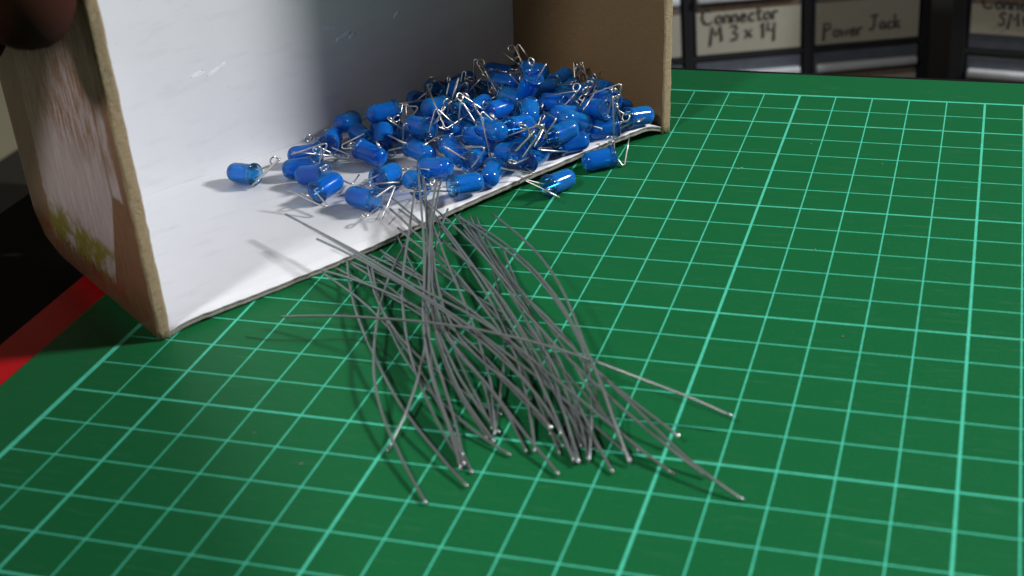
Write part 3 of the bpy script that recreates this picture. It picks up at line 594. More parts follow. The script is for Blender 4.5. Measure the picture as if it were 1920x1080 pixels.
# ------------------------------------------------------------------ grey spring wires
WIRES = {
'W1':[[-7.62,-9.85,0.225],[-7.51,-10.54,0.25],[-7.4,-11.2,0.27],[-7.29,-11.83,0.284],[-7.16,-12.45,0.295],[-6.93,-13.28,0.327],[-6.75,-13.86,0.338],[-6.55,-14.42,0.339],[-6.36,-14.93,0.328],[-6.16,-15.42,0.31],[-5.95,-15.88,0.287],[-5.72,-16.31,0.262],[-5.48,-16.71,0.235],[-5.23,-17.09,0.208],[-4.98,-17.44,0.182],[-4.63,-17.88,0.147],[-4.38,-18.19,0.12],[-4.13,-18.49,0.094],[-3.88,-18.77,0.068],[-3.63,-19.05,0.042]],
'W2':[[-7.85,-8.98,0.854],[-7.62,-9.67,0.815],[-7.41,-10.32,0.775],[-7.21,-10.94,0.736],[-7.02,-11.54,0.696],[-6.77,-12.31,0.642],[-6.57,-12.86,0.6],[-6.37,-13.38,0.557],[-6.15,-13.87,0.513],[-5.92,-14.35,0.469],[-5.69,-14.79,0.423],[-5.45,-15.22,0.377],[-5.2,-15.61,0.331],[-4.95,-15.99,0.286],[-4.69,-16.35,0.249],[-4.35,-16.81,0.199],[-4.1,-17.12,0.16],[-3.84,-17.42,0.12],[-3.59,-17.69,0.08],[-3.34,-17.95,0.037]],
'W3':[[-7.82,-8.76,1.14],[-7.53,-9.39,1.06],[-7.26,-10.01,0.987],[-7.0,-10.6,0.913],[-6.75,-11.17,0.842],[-6.44,-11.92,0.753],[-6.23,-12.46,0.694],[-6.02,-13.01,0.645],[-5.82,-13.56,0.615],[-5.61,-14.1,0.588],[-5.39,-14.61,0.559],[-5.16,-15.09,0.53],[-4.93,-15.54,0.498],[-4.7,-15.96,0.46],[-4.46,-16.35,0.413],[-4.15,-16.83,0.342],[-3.93,-17.16,0.285],[-3.73,-17.48,0.219],[-3.54,-17.78,0.139],[-3.37,-18.08,0.062]],
'W4':[[-7.87,-8.4,0.899],[-7.58,-9.06,0.838],[-7.3,-9.69,0.777],[-7.03,-10.3,0.717],[-6.77,-10.91,0.669],[-6.48,-11.65,0.583],[-6.25,-12.24,0.555],[-6.04,-12.78,0.51],[-5.82,-13.32,0.477],[-5.62,-13.86,0.453],[-5.4,-14.4,0.449],[-5.19,-14.91,0.438],[-4.97,-15.4,0.425],[-4.74,-15.83,0.395],[-4.51,-16.22,0.358],[-4.2,-16.7,0.292],[-3.98,-17.03,0.242],[-3.75,-17.35,0.191],[-3.53,-17.68,0.153],[-3.32,-17.99,0.103]],
'W5':[[-8.63,-11.36,0.147],[-8.32,-11.96,0.161],[-8.02,-12.51,0.168],[-7.71,-13.04,0.18],[-7.39,-13.57,0.202],[-6.96,-14.21,0.226],[-6.65,-14.65,0.238],[-6.34,-15.06,0.242],[-6.05,-15.45,0.238],[-5.77,-15.81,0.229],[-5.5,-16.14,0.216],[-5.23,-16.46,0.2],[-4.96,-16.75,0.18],[-4.69,-17.03,0.166],[-4.43,-17.29,0.152],[-4.08,-17.62,0.129],[-3.83,-17.85,0.11],[-3.59,-18.07,0.089],[-3.34,-18.28,0.069],[-3.1,-18.48,0.048]],
'W6':[[-7.27,-8.93,1.1],[-7.12,-9.52,1.03],[-6.96,-10.08,0.961],[-6.78,-10.63,0.89],[-6.6,-11.16,0.823],[-6.35,-11.86,0.739],[-6.16,-12.37,0.686],[-5.97,-12.87,0.634],[-5.8,-13.35,0.581],[-5.63,-13.81,0.529],[-5.46,-14.3,0.498],[-5.3,-14.77,0.474],[-5.18,-15.2,0.431],[-5.08,-15.62,0.389],[-5.0,-16.02,0.344],[-4.93,-16.51,0.276],[-4.89,-16.87,0.226],[-4.88,-17.2,0.166],[-4.88,-17.51,0.107],[-4.88,-17.82,0.05]],
'W7':[[-7.98,-11.46,0.245],[-7.69,-12.01,0.252],[-7.4,-12.53,0.257],[-7.11,-13.02,0.265],[-6.82,-13.49,0.271],[-6.42,-14.08,0.284],[-6.14,-14.48,0.283],[-5.86,-14.85,0.273],[-5.59,-15.18,0.257],[-5.32,-15.47,0.235],[-5.06,-15.74,0.208],[-4.8,-15.98,0.179],[-4.53,-16.22,0.164],[-4.26,-16.44,0.15],[-4.0,-16.65,0.135],[-3.65,-16.9,0.112],[-3.4,-17.07,0.095],[-3.15,-17.22,0.077],[-2.9,-17.36,0.059],[-2.65,-17.49,0.041]],
'W8':[[-8.83,-12.13,0.192],[-8.44,-12.4,0.203],[-8.05,-12.69,0.214],[-7.68,-12.97,0.222],[-7.32,-13.26,0.22],[-6.85,-13.67,0.22],[-6.52,-13.99,0.218],[-6.19,-14.31,0.22],[-5.87,-14.65,0.224],[-5.57,-14.99,0.227],[-5.28,-15.33,0.229],[-5.0,-15.67,0.231],[-4.74,-16.01,0.229],[-4.5,-16.32,0.205],[-4.27,-16.61,0.173],[-3.99,-16.98,0.125],[-3.78,-17.25,0.092],[-3.57,-17.53,0.063],[-3.36,-17.81,0.049],[-3.15,-18.1,0.038]],
'W9':[[-8.14,-11.35,0.169],[-7.84,-11.89,0.22],[-7.56,-12.38,0.252],[-7.28,-12.84,0.282],[-7.0,-13.26,0.307],[-6.61,-13.8,0.347],[-6.34,-14.14,0.358],[-6.08,-14.43,0.358],[-5.82,-14.69,0.347],[-5.57,-14.92,0.331],[-5.33,-15.12,0.311],[-5.08,-15.3,0.287],[-4.85,-15.46,0.261],[-4.62,-15.62,0.232],[-4.39,-15.76,0.202],[-4.09,-15.95,0.165],[-3.87,-16.08,0.132],[-3.65,-16.18,0.105],[-3.43,-16.28,0.088],[-3.2,-16.39,0.085]],
'W10':[[-7.58,-8.97,0.98],[-7.33,-9.57,0.922],[-7.1,-10.13,0.854],[-6.89,-10.64,0.772],[-6.69,-11.13,0.693],[-6.43,-11.77,0.587],[-6.24,-12.23,0.512],[-6.03,-12.73,0.472],[-5.8,-13.25,0.451],[-5.55,-13.77,0.451],[-5.3,-14.25,0.448],[-5.05,-14.68,0.421],[-4.8,-15.08,0.393],[-4.56,-15.45,0.36],[-4.32,-15.8,0.321],[-4.0,-16.21,0.261],[-3.76,-16.48,0.214],[-3.51,-16.74,0.165],[-3.27,-16.98,0.113],[-3.05,-17.19,0.049]],
'W11':[[-6.97,-10.22,0.873],[-6.79,-10.68,0.812],[-6.61,-11.13,0.755],[-6.44,-11.55,0.694],[-6.26,-11.99,0.641],[-6.05,-12.51,0.55],[-5.89,-12.9,0.497],[-5.7,-13.33,0.469],[-5.51,-13.73,0.438],[-5.3,-14.13,0.417],[-5.09,-14.5,0.395],[-4.86,-14.85,0.379],[-4.63,-15.18,0.359],[-4.41,-15.49,0.331],[-4.19,-15.77,0.297],[-3.9,-16.1,0.244],[-3.69,-16.33,0.203],[-3.47,-16.54,0.16],[-3.26,-16.74,0.116],[-3.05,-16.91,0.057]],
'W13':[[-8.85,-14.1,0.25],[-8.27,-14.13,0.344],[-7.69,-14.18,0.436],[-7.11,-14.26,0.526],[-6.52,-14.36,0.612],[-5.76,-14.49,0.713],[-5.21,-14.59,0.775],[-4.68,-14.68,0.816],[-4.15,-14.77,0.839],[-3.64,-14.88,0.849],[-3.13,-14.98,0.849],[-2.64,-15.1,0.839],[-2.15,-15.22,0.816],[-1.69,-15.34,0.775],[-1.23,-15.45,0.713],[-0.646,-15.57,0.612],[-0.215,-15.64,0.526],[0.209,-15.71,0.436],[0.626,-15.8,0.344],[1.04,-15.9,0.25]],
'W14':[[-10.4,-10.65,0.803],[-9.67,-11.05,0.779],[-8.96,-11.44,0.756],[-8.27,-11.82,0.733],[-7.59,-12.21,0.71],[-6.73,-12.74,0.683],[-6.11,-13.12,0.666],[-5.51,-13.44,0.638],[-4.94,-13.74,0.608],[-4.38,-14.07,0.58],[-3.84,-14.44,0.554],[-3.31,-14.84,0.528],[-2.81,-15.25,0.496],[-2.34,-15.62,0.452],[-1.88,-15.97,0.396],[-1.3,-16.4,0.316],[-0.881,-16.7,0.25],[-0.474,-16.99,0.182],[-0.073,-17.25,0.115],[0.321,-17.48,0.048]],
'W15':[[-9.28,-11.38,0.631],[-8.79,-11.65,0.643],[-8.31,-11.92,0.654],[-7.83,-12.2,0.664],[-7.37,-12.49,0.673],[-6.77,-12.88,0.679],[-6.34,-13.16,0.679],[-5.92,-13.44,0.67],[-5.52,-13.71,0.652],[-5.13,-13.98,0.629],[-4.76,-14.26,0.603],[-4.39,-14.54,0.574],[-4.04,-14.81,0.542],[-3.7,-15.08,0.505],[-3.37,-15.34,0.463],[-2.95,-15.7,0.405],[-2.66,-15.98,0.36],[-2.38,-16.28,0.309],[-2.12,-16.58,0.255],[-1.88,-16.89,0.199]],
'W16':[[-8.6,-11.32,0.085],[-8.09,-11.62,0.138],[-7.59,-11.93,0.198],[-7.1,-12.26,0.257],[-6.62,-12.61,0.312],[-6.0,-13.07,0.377],[-5.55,-13.41,0.418],[-5.14,-13.73,0.439],[-4.74,-14.03,0.448],[-4.36,-14.34,0.45],[-4.0,-14.63,0.43],[-3.65,-14.93,0.41],[-3.32,-15.25,0.388],[-3.01,-15.56,0.36],[-2.72,-15.86,0.311],[-2.36,-16.25,0.241],[-2.1,-16.55,0.187],[-1.86,-16.86,0.139],[-1.62,-17.18,0.101],[-1.38,-17.54,0.095]],
'W17':[[-8.96,-11.99,0.198],[-8.56,-12.11,0.201],[-8.14,-12.28,0.23],[-7.72,-12.49,0.272],[-7.29,-12.73,0.319],[-6.74,-13.04,0.363],[-6.34,-13.27,0.384],[-5.96,-13.5,0.395],[-5.59,-13.73,0.397],[-5.23,-13.98,0.399],[-4.88,-14.22,0.384],[-4.55,-14.47,0.364],[-4.23,-14.74,0.34],[-3.92,-15.03,0.329],[-3.6,-15.35,0.332],[-3.2,-15.75,0.326],[-2.91,-16.01,0.302],[-2.64,-16.27,0.278],[-2.37,-16.53,0.25],[-2.11,-16.79,0.224]],
'W18':[[-8.45,-11.53,0.146],[-8.09,-11.79,0.163],[-7.74,-12.04,0.179],[-7.38,-12.29,0.202],[-7.04,-12.55,0.223],[-6.6,-12.91,0.246],[-6.27,-13.18,0.26],[-5.96,-13.44,0.268],[-5.66,-13.71,0.272],[-5.37,-13.98,0.272],[-5.09,-14.25,0.267],[-4.82,-14.51,0.259],[-4.56,-14.78,0.256],[-4.31,-15.04,0.245],[-4.07,-15.3,0.226],[-3.79,-15.67,0.195],[-3.62,-15.97,0.17],[-3.46,-16.27,0.145],[-3.33,-16.57,0.11],[-3.23,-16.84,0.058]],
'W19':[[-6.91,-10.44,0.653],[-6.7,-10.9,0.637],[-6.5,-11.35,0.623],[-6.3,-11.78,0.608],[-6.11,-12.19,0.59],[-5.85,-12.72,0.566],[-5.65,-13.1,0.548],[-5.45,-13.46,0.531],[-5.24,-13.79,0.514],[-5.02,-14.1,0.496],[-4.8,-14.38,0.478],[-4.58,-14.64,0.459],[-4.35,-14.87,0.439],[-4.12,-15.07,0.417],[-3.9,-15.25,0.393],[-3.61,-15.45,0.355],[-3.4,-15.56,0.311],[-3.19,-15.69,0.273],[-2.99,-15.82,0.231],[-2.79,-15.96,0.191]],
'W20':[[-7.39,-9.62,0.89],[-7.11,-10.05,0.825],[-6.83,-10.48,0.768],[-6.56,-10.91,0.714],[-6.29,-11.33,0.66],[-5.95,-11.87,0.592],[-5.69,-12.27,0.546],[-5.43,-12.66,0.508],[-5.18,-13.05,0.476],[-4.93,-13.44,0.447],[-4.69,-13.83,0.424],[-4.46,-14.21,0.397],[-4.24,-14.6,0.386],[-4.02,-14.98,0.369],[-3.84,-15.3,0.316],[-3.62,-15.72,0.247],[-3.48,-16.05,0.202],[-3.34,-16.4,0.174],[-3.21,-16.74,0.146],[-3.1,-17.04,0.098]],
'W22':[[-7.27,-8.69,0.976],[-7.14,-9.27,0.909],[-7.0,-9.83,0.843],[-6.84,-10.38,0.778],[-6.67,-10.91,0.714],[-6.43,-11.6,0.635],[-6.25,-12.12,0.585],[-6.05,-12.63,0.546],[-5.84,-13.13,0.512],[-5.63,-13.61,0.48],[-5.43,-14.03,0.425],[-5.2,-14.48,0.396],[-4.97,-14.88,0.361],[-4.73,-15.26,0.322],[-4.49,-15.61,0.282],[-4.17,-16.04,0.221],[-3.93,-16.32,0.173],[-3.69,-16.59,0.126],[-3.45,-16.84,0.078],[-3.21,-17.09,0.037]],
'W23':[[-7.69,-9.07,0.571],[-7.26,-9.58,0.556],[-6.86,-10.07,0.54],[-6.46,-10.55,0.527],[-6.08,-11.02,0.515],[-5.6,-11.63,0.496],[-5.25,-12.1,0.488],[-4.92,-12.55,0.477],[-4.6,-13.0,0.466],[-4.3,-13.44,0.455],[-4.01,-13.88,0.445],[-3.74,-14.31,0.434],[-3.5,-14.72,0.409],[-3.27,-15.11,0.371],[-3.08,-15.47,0.318],[-2.83,-15.96,0.259],[-2.67,-16.31,0.208],[-2.52,-16.66,0.155],[-2.38,-17.0,0.102],[-2.25,-17.33,0.049]],
'W24':[[-7.51,-9.15,0.61],[-7.0,-9.64,0.596],[-6.51,-10.11,0.582],[-6.04,-10.58,0.568],[-5.58,-11.06,0.553],[-5.0,-11.7,0.532],[-4.59,-12.17,0.514],[-4.2,-12.64,0.495],[-3.82,-13.1,0.471],[-3.47,-13.54,0.447],[-3.12,-14.02,0.441],[-2.79,-14.48,0.428],[-2.49,-14.94,0.409],[-2.22,-15.38,0.381],[-1.96,-15.8,0.341],[-1.64,-16.33,0.284],[-1.41,-16.68,0.223],[-1.18,-17.02,0.166],[-0.953,-17.34,0.105],[-0.727,-17.64,0.044]],
'W25':[[-8.6,-8.79,0.464],[-8.11,-9.23,0.462],[-7.64,-9.67,0.46],[-7.18,-10.1,0.456],[-6.74,-10.52,0.451],[-6.16,-11.05,0.449],[-5.75,-11.43,0.447],[-5.34,-11.84,0.451],[-4.95,-12.26,0.451],[-4.58,-12.69,0.449],[-4.24,-13.13,0.444],[-3.91,-13.57,0.434],[-3.61,-14.0,0.419],[-3.33,-14.42,0.393],[-3.07,-14.81,0.357],[-2.76,-15.32,0.295],[-2.58,-15.69,0.232],[-2.42,-16.06,0.168],[-2.27,-16.42,0.102],[-2.13,-16.77,0.037]],
'W26':[[-8.13,-9.4,0.478],[-7.61,-9.83,0.489],[-7.11,-10.25,0.502],[-6.62,-10.68,0.514],[-6.15,-11.1,0.522],[-5.55,-11.68,0.531],[-5.12,-12.11,0.528],[-4.72,-12.56,0.525],[-4.33,-13.02,0.522],[-3.97,-13.49,0.516],[-3.63,-13.95,0.508],[-3.31,-14.4,0.494],[-3.0,-14.83,0.473],[-2.72,-15.24,0.439],[-2.46,-15.63,0.397],[-2.15,-16.1,0.307],[-1.94,-16.45,0.237],[-1.74,-16.81,0.18],[-1.54,-17.19,0.138],[-1.38,-17.48,0.037]],
'W27':[[-6.86,-9.46,0.613],[-6.75,-10.04,0.602],[-6.64,-10.61,0.587],[-6.5,-11.16,0.571],[-6.35,-11.71,0.56],[-6.1,-12.46,0.566],[-5.91,-12.99,0.566],[-5.75,-13.45,0.532],[-5.59,-13.88,0.492],[-5.44,-14.28,0.437],[-5.27,-14.69,0.4],[-5.09,-15.1,0.376],[-4.9,-15.5,0.355],[-4.71,-15.87,0.329],[-4.52,-16.22,0.291],[-4.26,-16.64,0.24],[-4.06,-16.94,0.196],[-3.87,-17.22,0.15],[-3.67,-17.48,0.105],[-3.49,-17.71,0.037]],
'W28':[[-6.91,-8.99,0.222],[-6.29,-9.75,0.237],[-5.7,-10.49,0.258],[-5.13,-11.23,0.294],[-4.57,-11.95,0.348],[-3.85,-12.83,0.429],[-3.34,-13.45,0.49],[-2.87,-13.98,0.507],[-2.43,-14.48,0.516],[-2.0,-14.95,0.525],[-1.58,-15.39,0.536],[-1.19,-15.76,0.511],[-0.819,-16.11,0.481],[-0.464,-16.45,0.442],[-0.124,-16.76,0.391],[0.313,-17.14,0.312],[0.636,-17.38,0.248],[0.959,-17.59,0.181],[1.28,-17.77,0.112],[1.6,-17.93,0.043]],
'W29':[[-6.78,-8.94,0.077],[-6.21,-9.8,0.164],[-5.66,-10.62,0.246],[-5.14,-11.39,0.328],[-4.64,-12.12,0.407],[-4.0,-13.02,0.511],[-3.57,-13.57,0.548],[-3.16,-14.06,0.565],[-2.77,-14.51,0.569],[-2.39,-14.91,0.562],[-2.03,-15.28,0.549],[-1.68,-15.61,0.528],[-1.34,-15.91,0.499],[-1.02,-16.19,0.46],[-0.703,-16.43,0.408],[-0.296,-16.72,0.328],[0.001,-16.92,0.262],[0.293,-17.11,0.194],[0.582,-17.27,0.124],[0.868,-17.43,0.054]],
'W30':[[-6.46,-8.77,0.091],[-6.01,-9.58,0.172],[-5.56,-10.33,0.256],[-5.12,-11.04,0.34],[-4.68,-11.69,0.421],[-4.15,-12.45,0.491],[-3.77,-12.96,0.531],[-3.42,-13.42,0.552],[-3.07,-13.83,0.564],[-2.74,-14.21,0.571],[-2.42,-14.55,0.569],[-2.11,-14.86,0.55],[-1.82,-15.1,0.501],[-1.53,-15.35,0.47],[-1.24,-15.6,0.447],[-0.87,-15.89,0.401],[-0.597,-16.09,0.361],[-0.33,-16.27,0.318],[-0.067,-16.45,0.274],[0.191,-16.62,0.229]],
'W31':[[-6.66,-8.71,0.099],[-6.25,-9.39,0.147],[-5.83,-10.09,0.228],[-5.43,-10.72,0.291],[-5.05,-11.31,0.347],[-4.56,-12.03,0.406],[-4.22,-12.53,0.441],[-3.89,-13.01,0.467],[-3.58,-13.47,0.489],[-3.31,-13.88,0.481],[-3.06,-14.29,0.466],[-2.84,-14.69,0.445],[-2.63,-15.09,0.422],[-2.43,-15.48,0.403],[-2.24,-15.87,0.383],[-2.01,-16.32,0.327],[-1.85,-16.63,0.267],[-1.71,-16.89,0.176],[-1.58,-17.14,0.082],[-1.43,-17.44,0.037]],
'W32':[[-5.28,-10.28,0.158],[-4.99,-10.82,0.191],[-4.71,-11.34,0.224],[-4.44,-11.83,0.255],[-4.17,-12.3,0.285],[-3.82,-12.88,0.318],[-3.57,-13.29,0.336],[-3.32,-13.65,0.344],[-3.08,-13.99,0.343],[-2.86,-14.31,0.337],[-2.65,-14.64,0.325],[-2.46,-14.96,0.309],[-2.28,-15.28,0.288],[-2.1,-15.59,0.271],[-1.94,-15.89,0.248],[-1.74,-16.29,0.217],[-1.59,-16.59,0.196],[-1.47,-16.86,0.153],[-1.36,-17.11,0.1],[-1.26,-17.35,0.037]],
'W33':[[-6.76,-9.17,0.31],[-6.41,-9.44,0.281],[-6.01,-9.81,0.312],[-5.59,-10.26,0.387],[-5.18,-10.71,0.47],[-4.66,-11.28,0.566],[-4.3,-11.68,0.616],[-3.97,-12.04,0.637],[-3.66,-12.41,0.651],[-3.37,-12.78,0.651],[-3.09,-13.14,0.645],[-2.84,-13.48,0.628],[-2.6,-13.82,0.603],[-2.39,-14.15,0.567],[-2.19,-14.47,0.522],[-1.97,-14.89,0.452],[-1.81,-15.2,0.393],[-1.66,-15.49,0.329],[-1.53,-15.77,0.26],[-1.4,-16.03,0.182]],
'W34':[[-6.67,-8.96,0.082],[-6.15,-9.45,0.205],[-5.67,-9.93,0.306],[-5.2,-10.44,0.406],[-4.75,-10.97,0.502],[-4.18,-11.68,0.62],[-3.79,-12.19,0.688],[-3.44,-12.64,0.718],[-3.13,-13.05,0.719],[-2.84,-13.46,0.709],[-2.58,-13.86,0.689],[-2.33,-14.25,0.662],[-2.09,-14.62,0.626],[-1.87,-14.96,0.581],[-1.67,-15.27,0.513],[-1.42,-15.66,0.413],[-1.25,-15.95,0.337],[-1.09,-16.24,0.259],[-0.942,-16.53,0.181],[-0.805,-16.78,0.082]],
'W36':[[-5.94,-9.01,0.318],[-5.41,-9.66,0.453],[-4.9,-10.31,0.586],[-4.42,-10.95,0.713],[-3.97,-11.59,0.833],[-3.43,-12.43,0.969],[-3.07,-13.02,1.04],[-2.76,-13.56,1.08],[-2.49,-14.05,1.08],[-2.25,-14.49,1.06],[-2.03,-14.9,1.02],[-1.82,-15.28,0.972],[-1.62,-15.61,0.907],[-1.44,-15.91,0.825],[-1.27,-16.18,0.724],[-1.07,-16.51,0.569],[-0.923,-16.74,0.445],[-0.78,-16.95,0.317],[-0.64,-17.16,0.186],[-0.502,-17.36,0.053]],
'W37':[[-7.43,-10.81,0.311],[-6.95,-11.2,0.321],[-6.49,-11.59,0.332],[-6.03,-11.96,0.344],[-5.59,-12.32,0.357],[-5.03,-12.76,0.375],[-4.62,-13.06,0.385],[-4.22,-13.33,0.384],[-3.84,-13.63,0.381],[-3.47,-13.95,0.375],[-3.12,-14.29,0.366],[-2.79,-14.66,0.363],[-2.46,-15.02,0.355],[-2.16,-15.35,0.332],[-1.86,-15.65,0.295],[-1.49,-16.01,0.236],[-1.21,-16.27,0.184],[-0.949,-16.5,0.125],[-0.678,-16.75,0.092],[-0.412,-16.99,0.059]],
'W38':[[-7.87,-10.21,0.208],[-7.5,-10.74,0.218],[-7.13,-11.29,0.247],[-6.78,-11.82,0.275],[-6.44,-12.32,0.297],[-6.0,-12.98,0.336],[-5.69,-13.46,0.358],[-5.39,-13.89,0.37],[-5.11,-14.29,0.374],[-4.83,-14.63,0.36],[-4.55,-14.94,0.344],[-4.28,-15.22,0.324],[-4.01,-15.47,0.301],[-3.75,-15.72,0.28],[-3.5,-15.98,0.257],[-3.19,-16.31,0.205],[-2.97,-16.57,0.168],[-2.77,-16.84,0.13],[-2.57,-17.1,0.091],[-2.39,-17.36,0.052]],
'W39':[[-7.13,-10.05,0.777],[-6.84,-10.74,0.757],[-6.57,-11.38,0.724],[-6.32,-11.96,0.673],[-6.08,-12.51,0.616],[-5.74,-13.21,0.557],[-5.47,-13.71,0.517],[-5.18,-14.17,0.481],[-4.88,-14.58,0.448],[-4.56,-14.94,0.419],[-4.24,-15.27,0.39],[-3.92,-15.58,0.362],[-3.61,-15.88,0.331],[-3.32,-16.18,0.295],[-3.04,-16.47,0.254],[-2.68,-16.85,0.201],[-2.41,-17.12,0.163],[-2.15,-17.38,0.125],[-1.89,-17.62,0.087],[-1.64,-17.87,0.049]],
'W41':[[-8.21,-11.04,0.134],[-7.71,-11.38,0.192],[-7.22,-11.72,0.252],[-6.74,-12.06,0.317],[-6.28,-12.38,0.37],[-5.69,-12.82,0.426],[-5.27,-13.15,0.461],[-4.86,-13.48,0.481],[-4.49,-13.79,0.481],[-4.12,-14.1,0.477],[-3.77,-14.41,0.468],[-3.43,-14.72,0.452],[-3.12,-15.01,0.422],[-2.82,-15.3,0.385],[-2.54,-15.59,0.338],[-2.19,-15.98,0.267],[-1.94,-16.3,0.224],[-1.71,-16.6,0.168],[-1.5,-16.87,0.094],[-1.28,-17.16,0.037]],
'W42':[[-3.68,-13.16,0.652],[-3.48,-13.37,0.634],[-3.27,-13.57,0.617],[-3.07,-13.76,0.597],[-2.88,-13.95,0.572],[-2.63,-14.19,0.535],[-2.46,-14.37,0.498],[-2.29,-14.57,0.468],[-2.13,-14.79,0.444],[-1.98,-15.02,0.42],[-1.85,-15.27,0.395],[-1.74,-15.51,0.367],[-1.64,-15.75,0.332],[-1.56,-16.01,0.312],[-1.49,-16.26,0.283],[-1.4,-16.59,0.246],[-1.36,-16.8,0.195],[-1.31,-17.02,0.154],[-1.26,-17.24,0.114],[-1.23,-17.41,0.047]],
'W43':[[-6.2,-9.4,0.178],[-5.92,-9.9,0.189],[-5.65,-10.38,0.202],[-5.38,-10.88,0.234],[-5.12,-11.38,0.266],[-4.8,-12.01,0.302],[-4.59,-12.46,0.317],[-4.39,-12.88,0.321],[-4.22,-13.28,0.314],[-4.07,-13.66,0.298],[-3.92,-14.04,0.287],[-3.8,-14.41,0.277],[-3.68,-14.77,0.263],[-3.58,-15.11,0.243],[-3.5,-15.44,0.215],[-3.39,-15.86,0.182],[-3.31,-16.17,0.155],[-3.25,-16.46,0.123],[-3.19,-16.73,0.082],[-3.14,-17.0,0.037]],
'W44':[[-6.42,-9.69,0.21],[-6.04,-10.2,0.26],[-5.68,-10.69,0.31],[-5.32,-11.18,0.361],[-4.99,-11.66,0.408],[-4.56,-12.26,0.461],[-4.28,-12.65,0.467],[-4.01,-13.04,0.473],[-3.74,-13.43,0.487],[-3.48,-13.81,0.498],[-3.23,-14.17,0.504],[-3.0,-14.52,0.505],[-2.77,-14.85,0.502],[-2.56,-15.15,0.476],[-2.38,-15.42,0.429],[-2.16,-15.74,0.343],[-2.0,-15.99,0.28],[-1.87,-16.21,0.195],[-1.73,-16.45,0.13],[-1.61,-16.68,0.053]],
'W45':[[-6.41,-9.39,0.153],[-5.95,-10.01,0.21],[-5.51,-10.62,0.271],[-5.1,-11.17,0.317],[-4.7,-11.7,0.359],[-4.18,-12.39,0.43],[-3.82,-12.85,0.458],[-3.49,-13.24,0.454],[-3.17,-13.64,0.457],[-2.87,-14.04,0.457],[-2.58,-14.44,0.454],[-2.32,-14.83,0.445],[-2.06,-15.2,0.429],[-1.82,-15.55,0.406],[-1.58,-15.87,0.373],[-1.29,-16.22,0.292],[-1.07,-16.48,0.232],[-0.866,-16.74,0.173],[-0.679,-17.0,0.109],[-0.509,-17.26,0.037]],
'W46':[[-6.9,-10.57,0.653],[-6.73,-11.05,0.615],[-6.53,-11.58,0.617],[-6.34,-12.08,0.612],[-6.17,-12.54,0.593],[-5.94,-13.14,0.572],[-5.76,-13.58,0.562],[-5.58,-14.02,0.56],[-5.4,-14.41,0.537],[-5.22,-14.77,0.507],[-5.03,-15.11,0.477],[-4.83,-15.44,0.447],[-4.63,-15.74,0.416],[-4.44,-16.04,0.38],[-4.27,-16.32,0.337],[-4.05,-16.68,0.275],[-3.89,-16.95,0.227],[-3.74,-17.21,0.18],[-3.6,-17.48,0.136],[-3.45,-17.74,0.098]],
'W47':[[-7.81,-11.14,0.193],[-7.37,-11.44,0.196],[-6.92,-11.77,0.215],[-6.48,-12.11,0.243],[-6.05,-12.46,0.274],[-5.5,-12.88,0.308],[-5.1,-13.19,0.33],[-4.72,-13.48,0.341],[-4.32,-13.82,0.383],[-3.97,-14.1,0.375],[-3.63,-14.4,0.37],[-3.3,-14.71,0.369],[-2.99,-15.02,0.358],[-2.69,-15.32,0.339],[-2.41,-15.61,0.307],[-2.05,-15.98,0.252],[-1.8,-16.27,0.212],[-1.57,-16.54,0.161],[-1.33,-16.82,0.119],[-1.12,-17.08,0.058]],
'X1':[[-9.75,-11.07,0.832],[-9.12,-11.46,0.83],[-8.51,-11.84,0.826],[-7.92,-12.22,0.822],[-7.35,-12.58,0.815],[-6.62,-13.05,0.801],[-6.09,-13.38,0.782],[-5.59,-13.7,0.754],[-5.11,-14.01,0.717],[-4.64,-14.3,0.674],[-4.2,-14.59,0.626],[-3.77,-14.87,0.572],[-3.35,-15.15,0.511],[-2.95,-15.4,0.439],[-2.56,-15.66,0.369],[-2.05,-16.04,0.302],[-1.68,-16.3,0.237],[-1.32,-16.56,0.172],[-0.972,-16.81,0.107],[-0.634,-17.05,0.037]],
'X2':[[-8.38,-9.37,0.462],[-7.89,-9.84,0.462],[-7.42,-10.31,0.461],[-6.96,-10.76,0.46],[-6.52,-11.21,0.458],[-5.96,-11.79,0.455],[-5.55,-12.22,0.451],[-5.17,-12.65,0.445],[-4.8,-13.08,0.435],[-4.45,-13.5,0.423],[-4.11,-13.92,0.413],[-3.8,-14.32,0.389],[-3.51,-14.69,0.346],[-3.23,-15.08,0.312],[-2.97,-15.46,0.28],[-2.64,-15.95,0.227],[-2.41,-16.31,0.191],[-2.19,-16.67,0.157],[-1.98,-17.0,0.106],[-1.78,-17.31,0.046]],
'X4':[[-7.5,-9.31,0.695],[-7.05,-9.85,0.679],[-6.62,-10.37,0.664],[-6.2,-10.87,0.649],[-5.8,-11.36,0.633],[-5.29,-11.99,0.613],[-4.92,-12.46,0.597],[-4.57,-12.92,0.581],[-4.24,-13.37,0.564],[-3.92,-13.81,0.546],[-3.61,-14.24,0.526],[-3.32,-14.65,0.504],[-3.05,-15.07,0.48],[-2.78,-15.47,0.46],[-2.55,-15.83,0.407],[-2.25,-16.28,0.329],[-2.04,-16.61,0.271],[-1.84,-16.93,0.213],[-1.65,-17.24,0.152],[-1.47,-17.5,0.06]],
